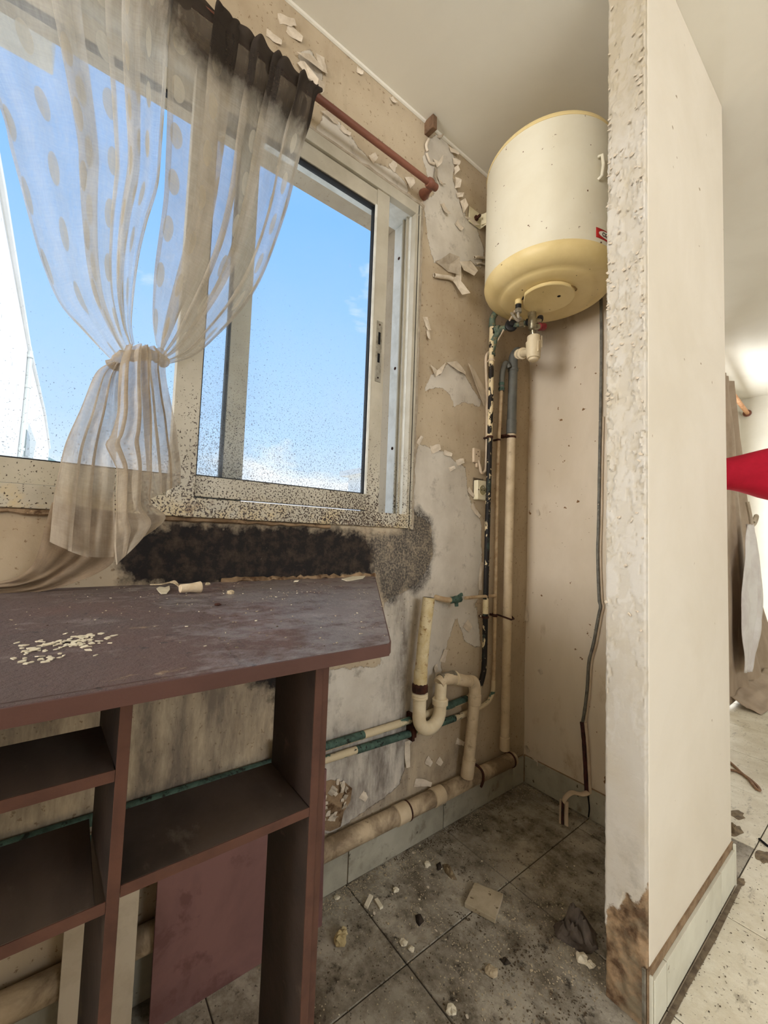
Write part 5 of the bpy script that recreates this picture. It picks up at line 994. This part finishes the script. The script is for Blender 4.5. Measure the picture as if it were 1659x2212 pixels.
def sheet(name, pts, mat, label, cat, h=.02, seed=0, n=28):
    c = sum((Vector(p) for p in pts), Vector()) / len(pts); P = resample([Vector(p) for p in pts] + [Vector(pts[0])], n); mb = MB(); vs = []
    for j in range(10):
        for p in P[:-1]:
            q_ = c.lerp(p, j / 9); q_.z += .0006 + h * (.04 + 1.5 * abs(mnoise.noise((q_.x * 28, q_.y * 28, seed))) + .7 * abs(mnoise.noise((q_.x * 75, q_.y * 75, seed + 2)))) * (1 - (j / 9) ** 2.5); q_.x += h * .15 * mnoise.noise((q_.x * 60, q_.y * 60, seed + 5)); vs.append(q_)
    m_ = len(P) - 1
    mb.add(vs, [(j * m_ + i, j * m_ + (i + 1) % m_, (j + 1) * m_ + (i + 1) % m_, (j + 1) * m_ + i) for j in range(9) for i in range(m_)])
    return solo(name, mb, mat, label, cat, smooth=True, solid=.0008)
sheet('rag', [(0.4336,1.0865,0),(0.4377,1.15,0),(0.4722,1.1755,0),(0.5052,1.1658,0),(0.5337,1.1223,0),(0.5199,1.0793,0),(0.4814,1.0688,0),(0.4543,1.0616,0)], rag_m, 'crumpled dark grey rag on the floor beside the partition end', 'rag', .055, 3)
sheet('dead_leaf', [(0.1195,0.9885,0),(0.1278,1.0067,0),(0.1595,0.9937,0),(0.1873,0.9838,0),(0.1754,0.9725,0),(0.1476,0.9737,0)], M('curled_brown_leaf', (150, 132, 104), (96, 80, 60), sc=40, bump=.4), 'curled brownish leaf on the floor behind the tile piece', 'leaf', .014, 5)
sheet('dark_scrap', [(0.1991,0.8044,0),(0.2031,0.8194,0),(0.2246,0.8129,0),(0.2282,0.7913,0),(0.2154,0.7931,0)], char_m, 'small black scrap in the middle of the dirty floor', 'scrap', .010, 6)
sheet('dark_scrap', [(0.4028,0.8955,0),(0.4094,0.9123,0),(0.4266,0.9104,0),(0.4201,0.8939,0)], char_m, 'small black scrap in front of the tile piece', 'scrap', .008, 8)
sheet('dark_scrap', [(0.1086,0.9729,0),(0.1084,0.9916,0),(0.1296,0.9781,0),(0.1297,0.96,0)], char_m, 'black scrap beside the curled brownish leaf', 'scrap', .010, 9)
rr = random.Random(21)
def floor_spot():
    while True:
        x, y = rr.uniform(.02, .58), rr.gauss(.92, .24)
        if .40 < y < 1.57 and not (x < .66 and y > 1.57) : return x, y
for i in range(80):
    x, y = floor_spot()
    solo('plaster_flake', chip_mb((x, y, .0008), rr.choice((.002, .0025, .003, .004, .0055)), rr, .5, .0012), rr.choice((chip_m, plaster_m, flake_m)), 'small plaster flake scattered on the dirty alcove floor', 'plaster flake', group='plaster flakes scattered on the alcove floor')
mb = MB()
for i in range(4600):
    x, y = floor_spot(); crumb(mb, (x, y, .0002), rr.choice((.0006, .0008, .0011, .0015, .0022)) , rr)
for i in range(1500):
    y = rr.uniform(.45, 1.58); crumb(mb, (.013 + abs(rr.gauss(0, .03)), y, .0002), rr.uniform(.0008, .0028), rr)
for i in range(500):
    x = rr.uniform(.05, .59); crumb(mb, (x, 1.585 - abs(rr.gauss(0, .012)), .0002), rr.uniform(.0008, .0024), rr)
for i in range(700):
    x, y = rr.gauss(.44, .09), rr.gauss(.95, .10); crumb(mb, (min(x, .585), y, .0002), rr.uniform(.0008, .0034), rr)
o = solo('floor_grit', mb, crumb_m, 'grit and crumbs strewn over the dirty alcove floor', 'grit'); o['kind'] = 'stuff'
mb = MB()
for i in range(900):
    x, y = rr.uniform(.69, 1.0), rr.uniform(.8, 3.4); s_ = rr.uniform(.0008, .0024); crumb(mb, (x, y, .0002), s_, rr)
o = solo('floor_grit', mb, M('dark_grit', (96, 82, 64), (60, 50, 38), sc=6), 'dark grit on the pale tiles right of the partition', 'grit'); o['kind'] = 'stuff'

# ================================================================== FAR ROOM
fc = thing('taupe_curtain', 'long taupe curtain with a white lining in the far room', 'curtain', (.25, 4.2, 0))
fold_panel('cloth', [(.20, 3.55, 2.283), (.24, 3.50, 1.6), (.26, 3.45, .9), (.27, 3.40, .3), (.28, 3.35, .02)], [(.20, 3.99, 2.283), (.20, 4.06, 2.05), (.20, 4.26, 1.71), (.20, 4.53, 1.15), (.205, 4.83, .60), (.23, 5.08, .25), (.30, 5.1, .02)], [(0, 0, 0), (.2, .3, .03), (.26, .24, -.02), (.45, .56, .04), (.52, .48, -.03), (.70, .80, .03), (.76, .74, -.02), (.93, .97, .02), (1, 1, 0)], 140, 60, far_cloth, fc, wave=.012, wn=6, seed=51, solid=.002)
mesh_obj('hem_pool', MB().grid(lambda u, v: Vector((.28 + .16 * v + .02 * mnoise.noise((u * 6, v * 2, 3)), 3.45 + 1.65 * u, .004 + .10 * (1 - v) ** 1.5 * (.6 + .4 * mnoise.noise((u * 7, v * 3, 1))) + .012 * abs(mnoise.noise((u * 14, v * 5, 6))))), 60, 12), far_cloth, fc, smooth=True, solid=.003)
LN = [(.31, 3.86, 1.20), (.32, 3.76, 1.10), (.33, 3.62, .8), (.33, 3.58, .45), (.33, 3.60, .20)]
RN = [(.31, 3.90, 1.20), (.32, 4.03, 1.05), (.33, 4.17, .78), (.33, 4.17, .50), (.33, 3.98, .30), (.33, 3.80, .18)]
fold_panel('lining', LN, RN, [(0, 0, 0), (.35, .4, .03), (.6, .62, -.01), (.7, .68, .02), (1, 1, 0)], 60, 40, lining, fc, wave=.008, wn=3, seed=61, solid=.002)
mesh_obj('tie', MB().tube(smooth_path([(.31, 3.87, 1.36), (.325, 3.875, 1.25), (.33, 3.885, 1.19), (.34, 3.92, 1.21), (.345, 3.955, 1.255), (.342, 3.94, 1.262), (.335, 3.90, 1.215)], 5), .012, 8), pale_board, fc, smooth=True)
fr2 = thing('far_curtain_rod', 'light wooden curtain rod ending on the far white wall', 'curtain rod', (.2, 4.6, 2.3))
mesh_obj('rod', MB().tube([(.205, 3.3, 2.315), (.055, 5.262, 2.37)], .018, 14), M('light_wood_rod', (206, 158, 118), (180, 130, 92), sc=20), fr2, smooth=True)
mesh_obj('flange', MB().lathe([(.030, 0), (.034, -.006), (.034, -.014), (.020, -.020)], (.053, 5.279, 2.371), (0, 1, 0), 20), rod_m, fr2, smooth=True)
solo('floor_cord', MB().tube(smooth_path([(0.4517,2.4152,0.006), (0.4966,2.469,0.006), (0.5374,2.4773,0.006), (0.5785,2.4443,0.006), (0.6102,2.4026,0.006), (0.6192,2.3763,0.006), (0.6048,2.3832,0.006), (0.5728,2.4419,0.006), (0.5354,2.4873,0.006), (0.4785,2.5597,0.006), (0.4132,2.6116,0.006)], 5), .0055, 8), M('brown_cord', (150, 118, 92), (120, 92, 70), sc=40), 'loop of thin brownish cord on the far pale floor tiles', 'cord', smooth=True)
def splat(c, r, seed, asp=.5):
    q_ = random.Random(seed); return [Vector(c) + Vector((r * asp * (1 + .28 * q_.uniform(-1, 1)) * math.cos(a), r * (1 + .28 * q_.uniform(-1, 1)) * math.sin(a), 0)) for a in [2 * PI * i / 14 for i in range(14)]]
sheet('dirt_clump', splat((0.6205,1.9741,0), .045, 1), dirt_m, 'dark clump of dirt on pale tiles just past the partition', 'dirt', .022, 12)
sheet('dirt_clump', splat((0.6024,2.0996,0), .040, 2), dirt_m, 'smaller flat dirt patch beyond the dark clump', 'dirt', .006, 13)
sheet('dirt_clump', splat((0.7134,1.8954,0), .040, 3), dirt_m, 'flat dirt patch on pale tiles at the right edge', 'dirt', .005, 14)
sheet('dirt_clump', splat((0.6937,1.6995,0), .022, 4), dirt_m, 'small dirt patch at the far corner of the partition foot', 'dirt', .005, 15)
solo('dark_stick', MB().tube([(0.6853,1.9906,0.004), (0.7117,1.9686,0.004)], .004, 6), dark_hole, 'short dark stick on pale tiles by the dirty joint', 'stick')

# ---- person in the far room, arm stretched out behind the partition
def skinned(name, J, E, mat, parent, sub=2, root=0):
    me = bpy.data.meshes.new(name); o = bpy.data.objects.new(name, me); base = ORG[parent.name]
    names = list(J); idx = {k: i for i, k in enumerate(names)}
    me.from_pydata([Vector(J[k][0]) - base for k in names], [(idx[a], idx[b]) for a, b in E], []); me.update()
    COL.objects.link(o); o.parent = parent; ORG[o.name] = base
    sk = o.modifiers.new('skin', 'SKIN'); sk.use_smooth_shade = True
    for i, k in enumerate(names):
        r = J[k][1]; me.skin_vertices[0].data[i].radius = r if isinstance(r, tuple) else (r, r)
    me.skin_vertices[0].data[root].use_root = True
    s = o.modifiers.new('sub', 'SUBSURF'); s.levels = sub; s.render_levels = sub
    me.materials.append(mat); return o
pc_ = Vector((.91, 2.44, 0)); pe_ = thing('person', 'person in a red sweatshirt reaching one arm out behind the partition', 'person', tuple(pc_))
fw = Vector((.10, 1, 0)).normalized(); sd_ = Vector((-fw.y, fw.x, 0))      # facing the window side; sd_ = left side of the body
def B(f, s_, z_): return pc_ + fw * f + sd_ * s_ + Vector((0, 0, z_))
SH = Vector((0.651,2.5862,1.4)); EL = SH + Vector((-.235, -.17, -.035)); WR = EL + Vector((-.22, .02, .03)); HD = WR + (WR - EL).normalized() * .09
fside = 1 if (SH - pc_).dot(sd_) > 0 else -1
SH = B(.0, .19 * fside, 1.37) if False else SH
J = {'pelvis': (B(0, 0, .95), (.135, .105)), 'waist': (B(.01, 0, 1.08), (.125, .098)), 'chest': (B(.01, 0, 1.26), (.150, .110)), 'collar': (B(0, 0, 1.40), (.115, .080)), 'neck': (B(.01, 0, 1.47), .052), 'jaw': (B(.035, 0, 1.555), (.066, .080)), 'skull': (B(.02, 0, 1.64), (.078, .092)), 'crown': (B(.01, 0, 1.70), (.058, .070)),
     'hipA': (B(0, .10, .88), .090), 'kneeA': (B(.02, .11, .49), .058), 'ankleA': (B(-.01, .11, .08), .040), 'toeA': (B(.14, .12, .03), (.042, .026)),
     'hipB': (B(0, -.10, .88), .090), 'kneeB': (B(.02, -.11, .49), .058), 'ankleB': (B(-.01, -.11, .08), .040), 'toeB': (B(.14, -.12, .03), (.042, .026)),
     'shA': (SH, .062), 'elA': (EL, .042), 'wrA': (WR, .030), 'haA': (HD, (.040, .020)),
     'shB': (B(0, -.20 * fside, 1.38), .058), 'elB': (B(.01, -.26 * fside, 1.08), .044), 'wrB': (B(.10, -.25 * fside, .86), .030), 'haB': (B(.13, -.24 * fside, .78), (.040, .020))}
E_ = [('pelvis', 'waist'), ('waist', 'chest'), ('chest', 'collar'), ('collar', 'neck'), ('neck', 'jaw'), ('jaw', 'skull'), ('skull', 'crown'), ('pelvis', 'hipA'), ('hipA', 'kneeA'), ('kneeA', 'ankleA'), ('ankleA', 'toeA'), ('pelvis', 'hipB'), ('hipB', 'kneeB'), ('kneeB', 'ankleB'), ('ankleB', 'toeB'), ('collar', 'shA'), ('shA', 'elA'), ('elA', 'wrA'), ('wrA', 'haA'), ('collar', 'shB'), ('shB', 'elB'), ('elB', 'wrB'), ('wrB', 'haB')]
skinned('body', J, E_, skin_m, pe_)
g_ = lambda k, d: (J[k][0], tuple(c + d for c in J[k][1]) if isinstance(J[k][1], tuple) else J[k][1] + d)
JS = {'hem': (B(0, 0, .93), (.155, .125)), 'waist': g_('waist', .026), 'chest': g_('chest', .026), 'collar': g_('collar', .020), 'nk': (B(.005, 0, 1.445), .062), 'shA': (SH, .112), 'mA': (SH.lerp(EL, .5), .086), 'elA': (EL, .070), 'pit': (SH + Vector((.085, .02, -.15)), .085), 'wrA': (WR, .044), 'shB': g_('shB', .020), 'elB': g_('elB', .020), 'wrB': g_('wrB', .014)}
skinned('sweatshirt', JS, [('hem', 'waist'), ('waist', 'chest'), ('chest', 'collar'), ('collar', 'nk'), ('collar', 'shA'), ('shA', 'mA'), ('mA', 'elA'), ('elA', 'wrA'), ('collar', 'shB'), ('shB', 'elB'), ('elB', 'wrB'), ('shA', 'pit')], red_cloth, pe_)
JT = {'pelvis': g_('pelvis', .012), 'hipA': g_('hipA', .016), 'kneeA': g_('kneeA', .020), 'anA': (B(-.01, .11, .10), .058), 'hipB': g_('hipB', .016), 'kneeB': g_('kneeB', .020), 'anB': (B(-.01, -.11, .10), .058)}
skinned('trousers', JT, [('pelvis', 'hipA'), ('hipA', 'kneeA'), ('kneeA', 'anA'), ('pelvis', 'hipB'), ('hipB', 'kneeB'), ('kneeB', 'anB')], jeans_m, pe_)
skinned('hair', {'a': (B(-.015, 0, 1.66), (.088, .096)), 'b': (B(-.01, 0, 1.715), (.068, .078)), 'c': (B(-.055, 0, 1.56), (.058, .05))}, [('a', 'b'), ('a', 'c')], hair_m, pe_)
for s_ in (-1, 1):
    t_ = B(.125, .115 * s_, .035)
    mesh_obj('shoe', MB().grid(lambda u, v: t_ + fw * (.17 * (v - .55) + .0) + sd_ * (.052 * math.cos(PI * u) * math.sin(PI * min(max(v, .06), .94)) ** .5) + Vector((0, 0, -.033 + (.085 - .04 * v) * math.sin(PI * u) * math.sin(PI * min(max(v, .08), .92)) ** .4)), 14, 14), shoe_m, pe_, smooth=True)
    mesh_obj('eye', MB().lathe([(.003, -.010), (.011, -.004), (.012, .0), (.009, .006), (.001, .010)], B(.098, .032 * s_, 1.625), fw, 14), white_m, pe_, smooth=True)
    mesh_obj('ear', MB().lathe([(.006, -.004), (.022, 0), (.024, .006), (.012, .012)], B(.015, .082 * s_, 1.615), sd_ * s_, 14), skin_m, pe_, smooth=True)
mesh_obj('nose', MB().tube([B(.106, 0, 1.64), B(.125, 0, 1.60), B(.108, 0, 1.585)], [.008, .014, .011], 10), skin_m, pe_, smooth=True)
mesh_obj('mouth', MB().tube([B(.100, -.024, 1.552), B(.112, 0, 1.550), B(.100, .024, 1.552)], [.003, .006, .003], 8), M('lips', (160, 92, 84), bump=0), pe_, smooth=True)
for wr_, hd_, up_ in ((WR, HD, Vector((0, 0, 1))), (J['wrB'][0], J['haB'][0], sd_)):
    d = (hd_ - wr_).normalized(); w_ = d.cross(up_).normalized(); u2 = w_.cross(d)
    for k, (o_, ln) in enumerate(((-.027, .062), (-.009, .074), (.009, .070), (.026, .054))):
        b0 = hd_ + w_ * o_ + d * .012
        skinned('finger', {'a': (b0, .0095), 'b': (b0 + d * ln * .45 - u2 * .004, .0085), 'c': (b0 + d * ln * .75 - u2 * .014, .008), 'd': (b0 + d * ln - u2 * .028, .0065)}, [('a', 'b'), ('b', 'c'), ('c', 'd')], skin_m, pe_, 1)
    b0 = wr_.lerp(hd_, .35) - w_ * .026
    skinned('finger', {'a': (b0, .012), 'b': (b0 - w_ * .024 + d * .028 - u2 * .006, .010), 'c': (b0 - w_ * .030 + d * .058 - u2 * .016, .008)}, [('a', 'b'), ('b', 'c')], skin_m, pe_, 1, 0)

# ================================================================== OUTSIDE
nb = thing('white_house', 'white sunlit house wall with a drainpipe left outside the window', 'building', (-9, -1.5, -9))
def nbp(px_x, z_): return (px_x, -1.0 - .012 * (px_x + 3), z_)
HT = [(-1.6, -1.02, 5.6), (-6, -1.0, 5.32), (-10.6, -1.0, 4.9), (-17.4, -1.0, 4.88), (-22.5, -1.0, 4.4)]
mesh_obj('wall', MB().prism([(-1.6, -1.0, -10)] + HT + [(-22.5, -1.0, -10)], (0, -6, 0)), house_white, nb)
mesh_obj('coping', MB().tube([(p[0], p[1] + .01, p[2]) for p in HT], .05, 8), house_white, nb)
mesh_obj('drainpipe', MB().tube([(-10.7001,-0.95,4.7942), (-10.7806,-0.95,4.0166), (-10.7089,-0.95,3.2767), (-10.5627,-0.95,2.412)], .045, 8), house_grey, nb, smooth=True)
for q_ in ((-10.7065,-0.95,4.6712), (-10.7806,-0.95,4.0166), (-10.5983,-0.95,2.5974)): mesh_obj('pipe_clip', MB().lathe([(.06, -.03), (.06, .03)], q_, n=10), house_grey, nb)
wn_ = [(-11.4375,-0.98,3.3462),(-14.0125,-0.98,3.2974),(-13.4433,-0.98,2.7624),(-11.3856,-0.98,2.5484)]
mesh_obj('window', MB().prism(wn_, (0, .05, 0)), house_grey, nb)
mesh_obj('pane', MB().prism([(-10.8104,-0.92,3.0662),(-11.5953,-0.92,3.0255),(-11.9922,-0.92,2.6503),(-10.9056,-0.92,2.503)], (0, .02, 0)), M('dim_pane', (120, 132, 128), bump=0, rough=.2), nb)
bl = thing('low_white_block', 'low white block at the far end of the white house', 'building', (-26, -1, -9))
mesh_obj('wall', MB().box(-30, -22.9, -3.5, -.25, -10, 3.0), house_white, bl); mesh_obj('parapet', MB().box(-30.1, -22.8, -3.6, -.2, 3.0, 3.12), house_white, bl)
rb = thing('right_white_house', 'white house beyond the gap at the right of the window', 'building', (-7, 12, -8))
mesh_obj('wall', MB().box(-11, -4.2, 7.6, 12.5, -10, 3.05), house_white, rb)
mesh_obj('roof', MB().prism([(-3.9, 7.4, 3.05), (-11.3, 7.4, 3.05), (-11.3, 12.7, 3.05), (-3.9, 12.7, 3.05)], (0, 0, .18)), house_white, rb)
hl = MB().grid(lambda u, v: Vector((-90 - 25 * v, -60 + 130 * u, -30 + 42 * math.sin(PI * v * .5) * (.62 + .45 * math.exp(-((u - .42) / .12) ** 2) + .12 * mnoise.noise((u * 9, 0, 2))))), 60, 8)
solo('distant_hill', hl, hill_m, 'hazy green hill beyond the white houses', 'hill', smooth=True)
struct('trim_shutter_box', MB().box(-.34, -.215, -1.2, -.116, 2.225, 2.31), alu_white, bevel=.003)
